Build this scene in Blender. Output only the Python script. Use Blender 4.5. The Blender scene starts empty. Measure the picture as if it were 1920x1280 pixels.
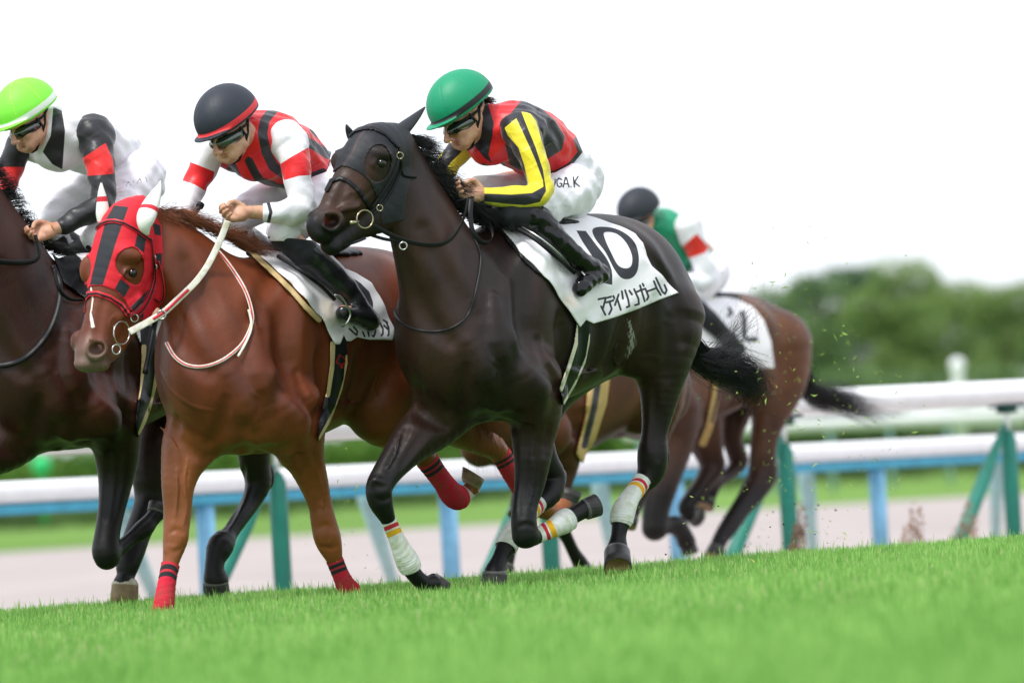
import bpy, math, os
import numpy as np
from mathutils import Vector

# ------------------------------------------------------------------ camera, sky, sun, exposure
SC = bpy.context.scene
FPX = 10500.0                 # focal length in photo pixels (1920 wide)
CAMH = 0.55
ROLL = 0.058
PITCH = (863.0 - 640.0) / FPX
f_ = np.array([0.0, math.cos(PITCH), math.sin(PITCH)])
r0 = np.array([1.0, 0.0, 0.0]); u0 = np.cross(r0, f_)
R_ = r0 * math.cos(ROLL) - u0 * math.sin(ROLL)
U_ = r0 * math.sin(ROLL) + u0 * math.cos(ROLL)
CAM = np.array([0.0, 0.0, CAMH])

cam = bpy.data.cameras.new("camera")
camo = bpy.data.objects.new("camera", cam)
SC.collection.objects.link(camo)
from mathutils import Matrix
m = Matrix.Identity(4)
for i in range(3):
    m[i][0] = R_[i]; m[i][1] = U_[i]; m[i][2] = -f_[i]; m[i][3] = CAM[i]
camo.matrix_world = m
cam.sensor_width = 36.0
cam.lens = 36.0 * FPX / 1920.0
cam.clip_start = 0.5; cam.clip_end = 3000.0
cam.dof.use_dof = True
cam.dof.focus_distance = 24.05
cam.dof.aperture_fstop = 2.3
SC.camera = camo

SUN_EL = math.radians(58); SUN_ROT = math.radians(200)
world = bpy.data.worlds.new("World"); SC.world = world
world.use_nodes = True
nt = world.node_tree; nt.nodes.clear()
wo = nt.nodes.new("ShaderNodeOutputWorld"); bg = nt.nodes.new("ShaderNodeBackground")
sky = nt.nodes.new("ShaderNodeTexSky"); sky.sky_type = 'NISHITA'; sky.sun_disc = False
sky.sun_elevation = SUN_EL; sky.sun_rotation = SUN_ROT
geo = nt.nodes.new("ShaderNodeTexCoord")
nz = nt.nodes.new("ShaderNodeTexNoise"); nz.inputs['Scale'].default_value = 2.2; nz.inputs['Detail'].default_value = 3
nt.links.new(geo.outputs['Generated'], nz.inputs['Vector'])
rmp = nt.nodes.new("ShaderNodeMapRange")
rmp.inputs['From Min'].default_value = 0.25; rmp.inputs['From Max'].default_value = 0.6
rmp.inputs['To Min'].default_value = 0.86; rmp.inputs['To Max'].default_value = 0.97
nt.links.new(nz.outputs['Fac'], rmp.inputs['Value'])
mixc = nt.nodes.new("ShaderNodeMix"); mixc.data_type = 'RGBA'
sx = nt.nodes.new("ShaderNodeSeparateXYZ"); nt.links.new(geo.outputs['Generated'], sx.inputs[0])
hz = nt.nodes.new("ShaderNodeMapRange"); hz.inputs['From Min'].default_value = 0.0; hz.inputs['From Max'].default_value = 0.05
hz.inputs['To Min'].default_value = 0.80; hz.inputs['To Max'].default_value = 1.0
nt.links.new(sx.outputs['Z'], hz.inputs['Value'])                # thinner cloud low over the horizon
ml = nt.nodes.new("ShaderNodeMath"); ml.operation = 'MULTIPLY'
nt.links.new(rmp.outputs[0], ml.inputs[0]); nt.links.new(hz.outputs[0], ml.inputs[1])
nt.links.new(ml.outputs[0], mixc.inputs['Factor'])
nt.links.new(sky.outputs[0], mixc.inputs['A'])
mixc.inputs['B'].default_value = (10.2, 10.7, 11.5, 1)          # bright even cloud deck
nt.links.new(mixc.outputs['Result'], bg.inputs['Color'])
bg.inputs['Strength'].default_value = 0.1
nt.links.new(bg.outputs[0], wo.inputs['Surface'])

sun = bpy.data.lights.new("sun", 'SUN'); sun.energy = 2.6; sun.angle = math.radians(12); sun.color = (1, 0.97, 0.92)
suno = bpy.data.objects.new("sun", sun); SC.collection.objects.link(suno)
sd = Vector((-0.35, -0.5, 0.95)).normalized()
suno.rotation_euler = sd.to_track_quat('Z', 'Y').to_euler()
sky.sun_elevation = math.asin(sd.z); sky.sun_rotation = math.atan2(sd.x, sd.y)
SC.view_settings.view_transform = 'Standard'; SC.view_settings.look = 'None'
SC.view_settings.exposure = 0.30; SC.view_settings.gamma = 1.0
SC.render.engine = 'CYCLES'
try:
    SC.cycles.use_denoising = True
    SC.cycles.max_bounces = 8; SC.cycles.diffuse_bounces = 4; SC.cycles.transparent_max_bounces = 12
    SC.cycles.sample_clamp_indirect = 6.0
except Exception:
    pass

# ------------------------------------------------------------------ helpers: points
rng = np.random.default_rng(7)
def P(px, py, Z):
    return CAM + f_ * Z + R_ * ((px - 960.0) / FPX * Z) - U_ * ((py - 640.0) / FPX * Z)
def proj(p):
    q = np.asarray(p) - CAM
    z = q @ f_
    return 960.0 + (q @ R_) / z * FPX, 640.0 - (q @ U_) / z * FPX, z

class Frame:
    """Vertical sagittal plane of a horse: base point, backward direction and near-side normal."""
    def __init__(s, px, Z, deg):
        a = math.radians(deg)
        s.B = P(px, 1000, Z); s.B[2] = 0
        s.n = np.array([math.cos(a), -math.sin(a), 0.0]); s.bk = np.array([math.sin(a), math.cos(a), 0.0])
        s.Z = Z; s.k = FPX / Z
    def J(s, px, py, w=0.0):
        d = f_ + R_ * ((px - 960.0) / FPX) - U_ * ((py - 640.0) / FPX)
        t = (w - s.n @ (CAM - s.B)) / (s.n @ d)
        return CAM + d * t, t
    def w(s, p): return (p - s.B) @ s.n

# ------------------------------------------------------------------ signed distance bodies
class RC:      # bundle of round cones with lateral flattening
    def __init__(s, A, B, ra, rb, k=0.02, n=None, fl=None, sub=False, tag=None):
        s.A = np.asarray(A, float); s.Bv = np.asarray(B, float) - s.A
        s.ra = np.asarray(ra, float); s.rb = np.asarray(rb, float)
        s.L2 = np.maximum((s.Bv ** 2).sum(1), 1e-12); s.k = k; s.sub = sub
        s.n = n; s.fl = None if fl is None else np.asarray(fl, float)
        s.mid = s.A + s.Bv / 2; s.R = np.sqrt(s.L2) / 2 + np.maximum(s.ra, s.rb) * (1 if fl is None else np.maximum(1, s.fl)) ; s.tag = tag
    def many(s, p, idx):
        A, Bv, ra, rb, L2 = s.A[idx], s.Bv[idx], s.ra[idx], s.rb[idx], s.L2[idx]
        p = p - A[0]; A = A - A[0]
        b = p @ Bv.T - (A * Bv).sum(1)
        t = b / L2; np.clip(t, 0, 1, out=t)
        d2 = (p * p).sum(1)[:, None] - 2 * (p @ A.T) + (A * A).sum(1) - 2 * t * b + t * t * L2
        if s.fl is not None:
            fl = s.fl[idx]; c = (p @ s.n)[:, None] - A @ s.n - t * (Bv @ s.n)
            d2 += c * c * (1 / fl ** 2 - 1)
        np.maximum(d2, 0, out=d2); np.sqrt(d2, out=d2)
        return d2 - (ra + (rb - ra) * t)
    def d(s, p, idx=None):
        if idx is None: idx = np.arange(len(s.A))
        if len(p) * len(idx) > 4000000:
            return np.concatenate([s.d(q, idx) for q in np.array_split(p, int(len(p) * len(idx) / 3000000) + 1)])
        return s.many(p, idx).min(1)
class EL:      # oriented ellipsoid
    def __init__(s, c, r, rot=None, k=0.02, sub=False, tag=None):
        s.c = np.asarray(c, float); s.r = np.asarray(r, float); s.M = np.eye(3) if rot is None else np.asarray(rot, float)
        s.k = k; s.sub = sub; s.mid = s.c[None]; s.R = np.array([s.r.max()]); s.tag = tag
    def d(s, p, idx=None):
        q = (p - s.c) @ s.M.T / s.r
        k0 = np.sqrt((q ** 2).sum(1)); k1 = np.sqrt(((q / s.r) ** 2).sum(1)) + 1e-9
        return k0 * (k0 - 1) / k1

def smin(a, b, k):
    h = np.maximum(k - np.abs(a - b), 0) / k
    return np.minimum(a, b) - h * h * k * 0.25
def sdf(prims, p, c=None, rad=None):
    out = np.full(len(p), 9.0)
    for g in prims:
        if c is not None:
            dist = np.sqrt(((g.mid - c) ** 2).sum(1)) - g.R
            idx = np.nonzero(dist < rad + g.k + 0.03)[0]
            if len(idx) == 0: continue
            if len(idx) > 2 and isinstance(g, RC):
                dc = g.many(c[None], idx)[0]; idx = idx[dc < dc.min() + rad * 3.4]
            d = g.d(p, idx)
        else:
            d = g.d(p)
        if g.sub: out = -smin(-out, d, max(g.k, 1e-4))
        else: out = smin(out, d, max(g.k, 1e-4))
    return out

def catmull(C, sub):
    C = np.asarray(C, float); n = len(C); out = []
    for i in range(n - 1):
        p0 = C[max(i - 1, 0)]; p1 = C[i]; p2 = C[i + 1]; p3 = C[min(i + 2, n - 1)]
        for j in range(sub):
            t = j / sub
            out.append(0.5 * ((2 * p1) + (p2 - p0) * t + (2 * p0 - 5 * p1 + 4 * p2 - p3) * t * t + (3 * p1 - p0 - 3 * p2 + p3) * t ** 3))
    out.append(C[-1]); return np.array(out)

def chain(fr, pts, k=0.02, fl=1.0, sub=3, n=None, neg=False, grow=0.0, t0=None, t1=None, tag=None):
    """pts: (px, py, w, radius_px[, flatten]); limb or trunk as a smooth tapering chain."""
    rows = []
    for q in pts:
        p, t = fr.J(q[0], q[1], q[2])
        rows.append([p[0], p[1], p[2], q[3] * t / FPX, q[4] if len(q) > 4 else fl])
    S = catmull(rows, sub)
    if t0 is not None:
        tt = np.linspace(t0 * sub, t1 * sub, max(2, int((t1 - t0) * sub) + 2))
        S = np.array([[np.interp(x, np.arange(len(S)), S[:, c]) for c in range(5)] for x in tt])
    S[:, 3] += grow
    return RC(S[:-1, :3], S[1:, :3], S[:-1, 3], S[1:, 3], k=k, n=fr.n if n is None else n, fl=(S[:-1, 4] + S[1:, 4]) / 2, sub=neg, tag=tag)

def ell(fr, px, py, w, rx, ry, rz, ax=None, k=0.02, neg=False, tilt=0.0, tag=None):
    """ellipsoid at a pixel: rx along the image tilt direction, ry across, rz in depth (px units)"""
    p, t = fr.J(px, py, w); s = t / FPX
    c, sn = math.cos(math.radians(tilt)), math.sin(math.radians(tilt))
    M = np.array([R_ * c + U_ * sn, -R_ * sn + U_ * c, f_])
    return EL(p, (rx * s, ry * s, rz * s), M, k=k, sub=neg, tag=tag)

def surfnet(fn, lo, hi, h, coarse=None):
    """fn(points, center, radius) -> distance. Sparse evaluation, then naive surface nets."""
    lo = np.asarray(lo, float); hi = np.asarray(hi, float)
    BS = 12
    nb = np.maximum(1, np.ceil((hi - lo) / (h * BS)).astype(int))
    N = nb * BS + 1
    vol = np.ones(N, np.float32)
    bc = np.stack(np.meshgrid(*[np.arange(nb[i]) for i in range(3)], indexing='ij'), -1).reshape(-1, 3)
    cen = lo + (bc * BS + BS / 2) * h
    rad = BS * h * 0.87
    dc = coarse(cen) if coarse is not None else fn(cen, None, None)
    vol_b = dc
    g = np.stack(np.meshgrid(*[np.arange(BS + 1)] * 3, indexing='ij'), -1).reshape(-1, 3)
    for b, c, d in zip(bc, cen, vol_b):
        s = b * BS
        sl = tuple(slice(s[i], s[i] + BS + 1) for i in range(3))
        if abs(d) < rad * 1.75:
            vol[sl] = fn(lo + (s + g) * h, c, rad).reshape((BS + 1,) * 3)
        elif d < 0:
            v = vol[sl]; v[v == 1.0] = -1.0
    neg = vol < 0
    cells = np.zeros(N - 1, np.uint8)
    for dx in (0, 1):
        for dy in (0, 1):
            for dz in (0, 1):
                cells += neg[dx:N[0] - 1 + dx, dy:N[1] - 1 + dy, dz:N[2] - 1 + dz]
    act = (cells > 0) & (cells < 8)
    I = np.argwhere(act)
    if len(I) == 0: return np.zeros((0, 3)), np.zeros((0, 4), int)
    idx = np.full(N - 1, -1, np.int32); idx[act] = np.arange(len(I))
    V = {}
    for dx in (0, 1):
        for dy in (0, 1):
            for dz in (0, 1):
                V[(dx, dy, dz)] = vol[I[:, 0] + dx, I[:, 1] + dy, I[:, 2] + dz].astype(float)
    acc = np.zeros((len(I), 3)); cnt = np.zeros(len(I))
    for ax in range(3):
        for a in (0, 1):
            for b in (0, 1):
                c0 = [a, b]; c0.insert(ax, 0); c1 = list(c0); c1[ax] = 1
                v0 = V[tuple(c0)]; v1 = V[tuple(c1)]
                cr = (v0 < 0) != (v1 < 0)
                t = np.where(cr, v0 / np.where(cr, v0 - v1, 1), 0)
                q = np.zeros((len(I), 3)); q[:] = c0; q[:, ax] = t
                acc[cr] += q[cr]; cnt[cr] += 1
    pos = lo + (I + acc / cnt[:, None]) * h
    F = []
    for ax in range(3):
        o = [i for i in range(3) if i != ax]
        s0 = [slice(0, N[i]) for i in range(3)]; s1 = list(s0)
        s0[ax] = slice(0, N[ax] - 1); s1[ax] = slice(1, N[ax])
        a = neg[tuple(s0)]; b = neg[tuple(s1)]
        E = np.argwhere(a != b)
        ok = (E[:, o[0]] > 0) & (E[:, o[1]] > 0) & (E[:, o[0]] < N[o[0]] - 1) & (E[:, o[1]] < N[o[1]] - 1)
        E = E[ok]
        sgn = a[E[:, 0], E[:, 1], E[:, 2]]
        def cell(da, db):
            c = E.copy(); c[:, o[0]] -= da; c[:, o[1]] -= db
            return idx[c[:, 0], c[:, 1], c[:, 2]]
        q = np.stack([cell(1, 1), cell(0, 1), cell(0, 0), cell(1, 0)], 1)
        flip = sgn if ax != 1 else ~sgn
        q[~flip] = q[~flip][:, ::-1]
        F.append(q[(q >= 0).all(1)])
    return pos, np.concatenate(F)

# ------------------------------------------------------------------ mesh objects
COL = SC.collection
def link(name, me, mat=None, parent=None, smooth=True):
    o = bpy.data.objects.new(name, me); COL.objects.link(o)
    if mat is not None:
        for mm in (mat if isinstance(mat, (list, tuple)) else [mat]): me.materials.append(mm)
    if parent is not None: o.parent = parent
    if smooth and len(me.polygons): me.polygons.foreach_set('use_smooth', np.ones(len(me.polygons), bool))
    return o
def mesh_np(name, V, F, attrs=None):
    V = np.asarray(V, np.float32); me = bpy.data.meshes.new(name)
    if isinstance(F, np.ndarray):
        k = F.shape[1]; flat = F.reshape(-1); st = np.arange(len(F)) * k; tot = np.full(len(F), k)
    else:
        tot = np.array([len(f) for f in F]); flat = np.concatenate([np.asarray(f) for f in F]); st = np.concatenate([[0], np.cumsum(tot)[:-1]])
    me.vertices.add(len(V)); me.vertices.foreach_set('co', V.reshape(-1))
    me.loops.add(len(flat)); me.loops.foreach_set('vertex_index', flat.astype(np.int32))
    me.polygons.add(len(st)); me.polygons.foreach_set('loop_start', st.astype(np.int32))
    me.update(calc_edges=True); me.validate()
    for a, v in (attrs or {}).items():
        at = me.attributes.new(a, 'FLOAT', 'POINT'); at.data.foreach_set('value', np.asarray(v, np.float32))
    return me
def tag(o, label=None, cat=None, group=None, kind=None):
    if label: o['label'] = label
    if cat: o['category'] = cat
    if group: o['group'] = group
    if kind: o['kind'] = kind
    return o

def bounds(prims, pad=0.03):
    lo = np.min([(g.mid - np.asarray(g.R)[:, None]).min(0) for g in prims if not g.sub], 0) - pad
    hi = np.max([(g.mid + np.asarray(g.R)[:, None]).max(0) for g in prims if not g.sub], 0) + pad
    return lo, hi
def body(name, prims, mat, h=0.007, parent=None, attrs=None, disp=None):
    lo, hi = bounds(prims)
    V, F = surfnet(lambda p, c, r: sdf(prims, p, c, r), lo, hi, h, coarse=lambda c: sdf(prims, c))
    if disp is not None: V = disp(V)
    A = attrs(V) if attrs else None
    return link(name, mesh_np(name, V, F, A), mat, parent)
# 2-D regions in photo pixels
def poly_sd(pts, u, v):
    pts = np.asarray(pts, float); n = len(pts)
    d = np.full(u.shape, 1e9); ins = np.zeros(u.shape, bool)
    for i in range(n):
        ax, ay = pts[i]; bx, by = pts[(i + 1) % n]
        ex, ey = bx - ax, by - ay; L = ex * ex + ey * ey + 1e-9
        t = np.clip(((u - ax) * ex + (v - ay) * ey) / L, 0, 1)
        d = np.minimum(d, np.hypot(u - ax - t * ex, v - ay - t * ey))
        c = ((ay > v) != (by > v)) & (u < ex * (v - ay) / (by - ay + 1e-12) + ax)
        ins ^= c
    return np.where(ins, -d, d)
def line_sd(pts, u, v, hw=3.0):
    pts = np.asarray(pts, float); d = np.full(u.shape, 1e9)
    for i in range(len(pts) - 1):
        ax, ay = pts[i][:2]; ex, ey = pts[i + 1][:2] - pts[i][:2]; L = ex * ex + ey * ey + 1e-9
        t = np.clip(((u - ax) * ex + (v - ay) * ey) / L, 0, 1)
        w_ = hw if pts.shape[1] < 3 else pts[i][2] + (pts[i + 1][2] - pts[i][2]) * t
        d = np.minimum(d, np.hypot(u - ax - t * ex, v - ay - t * ey) - w_)
    return d
def ell_sd(cx, cy, rx, ry, u, v, rot=0.0):
    c, s = math.cos(math.radians(rot)), math.sin(math.radians(rot))
    x = (u - cx) * c + (v - cy) * s; y = -(u - cx) * s + (v - cy) * c
    k0 = np.hypot(x / rx, y / ry); k1 = np.hypot(x / rx ** 2, y / ry ** 2) + 1e-9
    return k0 * (k0 - 1) / k1
def smooth_poly(pts, sub=4):
    P_ = np.asarray(pts, float); n = len(P_)
    out = catmull(np.vstack([P_[-1], P_, P_[0], P_[1]]), sub)
    return out[sub:sub * (n + 1)]
def shell(name, fr, prims, thick, region, box, mat, parent=None, h=0.005, attrs=None, wr=(-0.5, 0.6), disp=None, inner=None):
    """Close-fitting cover: the body grown by thick where region(u, v, w, p) < 0 (px). box = px bounds."""
    def fn(p, c=None, r=None):
        u, v, z = proj(p); w = fr.w(p)
        d = sdf(prims, p, c, r) if c is not None else sdf(prims, p)
        rg = region(u, v, w, p) * (z / FPX)
        o = np.maximum(d - thick, rg)
        o = np.maximum(o, np.maximum(wr[0] - w, w - wr[1]))
        if inner is not None: o = np.maximum(o, inner - d)
        return o
    cs = np.array([fr.J(x, y, w)[0] for x in (box[0], box[2]) for y in (box[1], box[3]) for w in wr])
    V, F = surfnet(fn, cs.min(0) - 0.02, cs.max(0) + 0.02, h, coarse=lambda c: fn(c))
    if len(V) == 0:
        print("EMPTY SHELL", name); return None
    if disp is not None: V = disp(V)
    A = attrs(V) if attrs else None
    return link(name, mesh_np(name, V, F, A), mat, parent)
def march(fr, prims, u, v, off=0.0, z0=None, z1=None):
    """photo pixels -> points on the body surface (nearest to the camera)"""
    u = np.asarray(u, float); v = np.asarray(v, float)
    d = f_[None] + R_[None] * ((u - 960) / FPX)[:, None] - U_[None] * ((v - 640) / FPX)[:, None]
    z0 = fr.Z - 1.2 if z0 is None else z0; z1 = fr.Z + 2.4 if z1 is None else z1
    t = np.full(len(u), z0); best = np.full(len(u), 9.0); bt = t.copy()
    done = np.zeros(len(u), bool)
    for _ in range(150):
        s = sdf(prims, CAM + d * t[:, None]) - off
        m_ = (s < best) & ~done; best = np.where(m_, s, best); bt = np.where(m_, t, bt)
        done |= s < 0.0008
        t = np.where(done | (t > z1), t, t + np.maximum(s * 0.55, 0.0006))
    return CAM + d * bt[:, None]

# ------------------------------------------------------------------ tubes, straps, hair
def frames(Pt):
    Pt = np.asarray(Pt, float); T = np.gradient(Pt, axis=0); T /= np.linalg.norm(T, axis=1)[:, None] + 1e-9
    ref = -f_ if abs(T[0] @ f_) < 0.9 else U_
    X = []
    for t in T:
        x = np.cross(t, ref); x /= np.linalg.norm(x) + 1e-9; X.append(x); ref = np.cross(x, t)
    X = np.array(X); return T, X, np.cross(X, T)
def tube(Pt, r, n=8, flat=1.0, caps=True, twist=None):
    Pt = np.asarray(Pt, float); r = np.broadcast_to(np.asarray(r, float), (len(Pt),))
    T, X, Y = frames(Pt)
    a = np.arange(n) / n * 2 * math.pi
    V = (Pt[:, None] + r[:, None, None] * (np.cos(a)[None, :, None] * X[:, None] + flat * np.sin(a)[None, :, None] * Y[:, None])).reshape(-1, 3)
    i = np.arange(len(Pt) - 1)[:, None] * n; j = np.arange(n)[None]
    F = np.stack([i + j, i + (j + 1) % n, i + n + (j + 1) % n, i + n + j], -1).reshape(-1, 4)
    if caps:
        V = np.vstack([V, Pt[:1], Pt[-1:]]); c0 = len(V) - 2; c1 = len(V) - 1; e = (len(Pt) - 1) * n
        q = [[c0, (k + 1) % n, k, k] for k in range(n)] + [[c1, e + k, e + (k + 1) % n, e + (k + 1) % n] for k in range(n)]
        F = [list(f) for f in F] + [f[:3] for f in q]
    return V, F
class MB:
    def __init__(s): s.V = []; s.F = []; s.n = 0; s.A = {}
    def add(s, V, F, **at):
        s.V.append(np.asarray(V, float))
        if isinstance(F, np.ndarray): F = F.tolist()
        s.F += [[i + s.n for i in f] for f in F]
        for k, v in at.items(): s.A.setdefault(k, []).append(np.broadcast_to(np.asarray(v, float), (len(V),)))
        s.n += len(V); return s
    def tube(s, *a, at=None, **k): return s.add(*tube(*a, **k), **(at or {}))
    def box(s, c, ax, hs):
        ax = np.asarray(ax, float); V = []
        for x in (-1, 1):
            for y in (-1, 1):
                for z in (-1, 1): V.append(np.asarray(c) + ax[0] * x * hs[0] + ax[1] * y * hs[1] + ax[2] * z * hs[2])
        return s.add(V, [[0, 1, 3, 2], [4, 6, 7, 5], [0, 4, 5, 1], [2, 3, 7, 6], [0, 2, 6, 4], [1, 5, 7, 3]])
    def build(s, name, mat, parent=None, smooth=True):
        return link(name, mesh_np(name, np.vstack(s.V), s.F, {k: np.concatenate(v) for k, v in s.A.items()}), mat, parent, smooth)
def px_path(fr, pts, sub=6):
    """(px, py, w) control points -> smooth 3-D path"""
    return catmull([fr.J(q[0], q[1], q[2])[0] for q in pts], sub)
def strap(name, fr, pts, width_px, mat, parent=None, thick=0.35, sub=8, n=10, attrs=None):
    Pt = px_path(fr, pts, sub); k = fr.Z / FPX
    V, F = tube(Pt, width_px * k, n=n, flat=thick)
    mb = MB(); mb.add(V, F); o = mb.build(name, mat, parent); return o
def ring(fr, px, py, w, r_px, thick_px, tilt=(0, 0)):
    c, t = fr.J(px, py, w); k = t / FPX
    a = np.linspace(0, 2 * math.pi, 33)
    X = R_ * math.cos(tilt[0]) + f_ * math.sin(tilt[0]); Y = U_ * math.cos(tilt[1]) + f_ * math.sin(tilt[1])
    Pt = c + (np.cos(a)[:, None] * X + np.sin(a)[:, None] * Y) * r_px * k
    return tube(Pt, thick_px * k, n=8, caps=False)
def hair(name, roots, dirs, length, mat, parent=None, count=300, spread=0.02, sag=0.0, rad=0.0012, seg=7, wav=0.01, jl=0.3, jd=0.15, seed=1, clump=0.0):
    """roots: (n,3) polyline, dirs: function s->(end offset control points list) ; many fine tapering strands"""
    g = np.random.default_rng(seed); Vs = []; Fs = []; nv = 0
    tt = np.linspace(0, 1, seg)
    ang = np.array([0, 2.094, 4.189])
    for i in range(count):
        s = g.random(); r = np.array([np.interp(s * (len(roots) - 1), np.arange(len(roots)), roots[:, c]) for c in range(3)]) + g.normal(0, spread, 3) * 0.5
        path = dirs(s, g)                                  # (m,3) offsets
        L = 1 + g.uniform(-jl, jl * 0.6)
        off = np.array([[np.interp(t * (len(path) - 1), np.arange(len(path)), path[:, c]) for c in range(3)] for t in tt]) * L
        jit = g.normal(0, jd, 3) * length; ph = g.random(3) * 6.28
        Pt = r + off + tt[:, None] ** 1.5 * jit + wav * tt[:, None] * np.sin(tt[:, None] * 5 + ph) + np.array([0, 0, -sag]) * tt[:, None] ** 2
        rr = rad * g.uniform(0.7, 1.4) * (1 - tt ** 2.2 * 0.9)
        T, X, Y = frames(Pt)
        V = (Pt[:, None] + rr[:, None, None] * (np.cos(ang)[None, :, None] * X[:, None] + np.sin(ang)[None, :, None] * Y[:, None])).reshape(-1, 3)
        b = np.arange(seg - 1)[:, None] * 3; j = np.arange(3)[None]
        F = np.stack([b + j, b + (j + 1) % 3, b + 3 + (j + 1) % 3, b + 3 + j], -1).reshape(-1, 4) + nv
        Vs.append(V); Fs.append(F); nv += len(V)
    return link(name, mesh_np(name, np.vstack(Vs), np.vstack(Fs)), mat, parent)

# ------------------------------------------------------------------ materials
def nn(nt, t, **k):
    n = nt.nodes.new(t)
    for a, b in k.items(): setattr(n, a, b)
    return n
def M(name, col, rough=0.6, layers=(), var=0.12, vscale=9.0, bump=0.0, bscale=60.0, spec=0.4, metal=0.0, coat=0.0, sheen=0.0,
      var2=None, soft=0.0008, fine=None, trans=0.0, rlayers=None, stretch=None, bump2=None, veins=0.0):
    """Procedural material: base colour broken up by noise, then layers [(attribute, colour, softness)] painted where attribute < 0."""
    mt = bpy.data.materials.new(name); mt.use_nodes = True
    nt = mt.node_tree; nt.nodes.clear(); L = nt.links
    out = nn(nt, "ShaderNodeOutputMaterial"); b = nn(nt, "ShaderNodeBsdfPrincipled"); L.new(b.outputs[0], out.inputs[0])
    tc = nn(nt, "ShaderNodeTexCoord"); vec = tc.outputs['Object']
    if stretch is not None:
        mp = nn(nt, "ShaderNodeMapping"); mp.inputs['Scale'].default_value = stretch; L.new(vec, mp.inputs[0]); vec2 = mp.outputs[0]
    else: vec2 = vec
    cur = None
    c0 = nn(nt, "ShaderNodeRGB"); c0.outputs[0].default_value = (*col, 1); cur = c0.outputs[0]
    def thr(attr, soft):
        at = nn(nt, "ShaderNodeAttribute", attribute_name=attr)
        mr = nn(nt, "ShaderNodeMapRange"); mr.inputs['From Min'].default_value = soft; mr.inputs['From Max'].default_value = -soft
        L.new(at.outputs['Fac'], mr.inputs['Value']); return mr.outputs[0]
    def mix(fac, a, bcol):
        mx = nn(nt, "ShaderNodeMix", data_type='RGBA'); L.new(fac, mx.inputs['Factor']); L.new(a, mx.inputs['A'])
        if isinstance(bcol, tuple): mx.inputs['B'].default_value = (*bcol, 1)
        else: L.new(bcol, mx.inputs['B'])
        return mx.outputs['Result']
    if var2 is not None:
        n2 = nn(nt, "ShaderNodeTexNoise"); n2.inputs['Scale'].default_value = var2[1]; n2.inputs['Detail'].default_value = 4; L.new(vec2, n2.inputs['Vector'])
        r2 = nn(nt, "ShaderNodeMapRange"); r2.inputs['From Min'].default_value = 0.42; r2.inputs['From Max'].default_value = 0.66; L.new(n2.outputs['Fac'], r2.inputs['Value'])
        cur = mix(r2.outputs[0], cur, var2[0])
    for ly in layers:
        cur = mix(thr(ly[0], ly[2] if len(ly) > 2 else soft), cur, ly[1])
    n1 = nn(nt, "ShaderNodeTexNoise"); n1.inputs['Scale'].default_value = vscale; n1.inputs['Detail'].default_value = 6; L.new(vec2, n1.inputs['Vector'])
    mr = nn(nt, "ShaderNodeMapRange"); mr.inputs['From Min'].default_value = 0.3; mr.inputs['From Max'].default_value = 0.7
    mr.inputs['To Min'].default_value = 1 - var; mr.inputs['To Max'].default_value = 1 + var; L.new(n1.outputs['Fac'], mr.inputs['Value'])
    vm = nn(nt, "ShaderNodeVectorMath", operation='SCALE'); L.new(cur, vm.inputs[0]); L.new(mr.outputs[0], vm.inputs['Scale'])
    L.new(vm.outputs[0], b.inputs['Base Color'])
    b.inputs['Roughness'].default_value = rough; b.inputs['Metallic'].default_value = metal
    b.inputs['Specular IOR Level'].default_value = spec; b.inputs['Coat Weight'].default_value = coat; b.inputs['Coat Roughness'].default_value = 0.15
    b.inputs['Sheen Weight'].default_value = sheen; b.inputs['Sheen Roughness'].default_value = 0.4
    if trans:
        b.inputs['Transmission Weight'].default_value = trans
    if rlayers:
        v = nn(nt, "ShaderNodeValue"); v.outputs[0].default_value = rough; rc = v.outputs[0]
        for a, rv in rlayers:
            mx = nn(nt, "ShaderNodeMix", data_type='FLOAT'); L.new(thr(a, soft), mx.inputs['Factor']); L.new(rc, mx.inputs['A']); mx.inputs['B'].default_value = rv
            rc = mx.outputs['Result']
        L.new(rc, b.inputs['Roughness'])
    nrm = None
    for bm_, sc_, st_ in ([(bump, bscale, stretch)] if bump else []) + ([bump2] if bump2 else []):
        nb = nn(nt, "ShaderNodeTexNoise"); nb.inputs['Scale'].default_value = sc_; nb.inputs['Detail'].default_value = 5
        if st_ is not None:
            mp2 = nn(nt, "ShaderNodeMapping"); mp2.inputs['Scale'].default_value = st_; L.new(vec, mp2.inputs[0]); L.new(mp2.outputs[0], nb.inputs['Vector'])
        else: L.new(vec, nb.inputs['Vector'])
        bn = nn(nt, "ShaderNodeBump"); bn.inputs['Strength'].default_value = 1.0; bn.inputs['Distance'].default_value = bm_
        L.new(nb.outputs['Fac'], bn.inputs['Height'])
        if nrm is not None: L.new(nrm, bn.inputs['Normal'])
        nrm = bn.outputs[0]
    if veins:
        nb = nn(nt, "ShaderNodeTexNoise"); nb.inputs['Scale'].default_value = 5.5; nb.inputs['Detail'].default_value = 2; nb.inputs['Distortion'].default_value = .6; L.new(vec, nb.inputs['Vector'])
        m1 = nn(nt, "ShaderNodeMath", operation='SUBTRACT'); L.new(nb.outputs['Fac'], m1.inputs[0]); m1.inputs[1].default_value = .5
        m2 = nn(nt, "ShaderNodeMath", operation='ABSOLUTE'); L.new(m1.outputs[0], m2.inputs[0])
        m3 = nn(nt, "ShaderNodeMapRange", interpolation_type='SMOOTHSTEP'); m3.inputs['From Min'].default_value = 0.0; m3.inputs['From Max'].default_value = .022; m3.inputs['To Min'].default_value = 1; m3.inputs['To Max'].default_value = 0; L.new(m2.outputs[0], m3.inputs['Value'])
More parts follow.
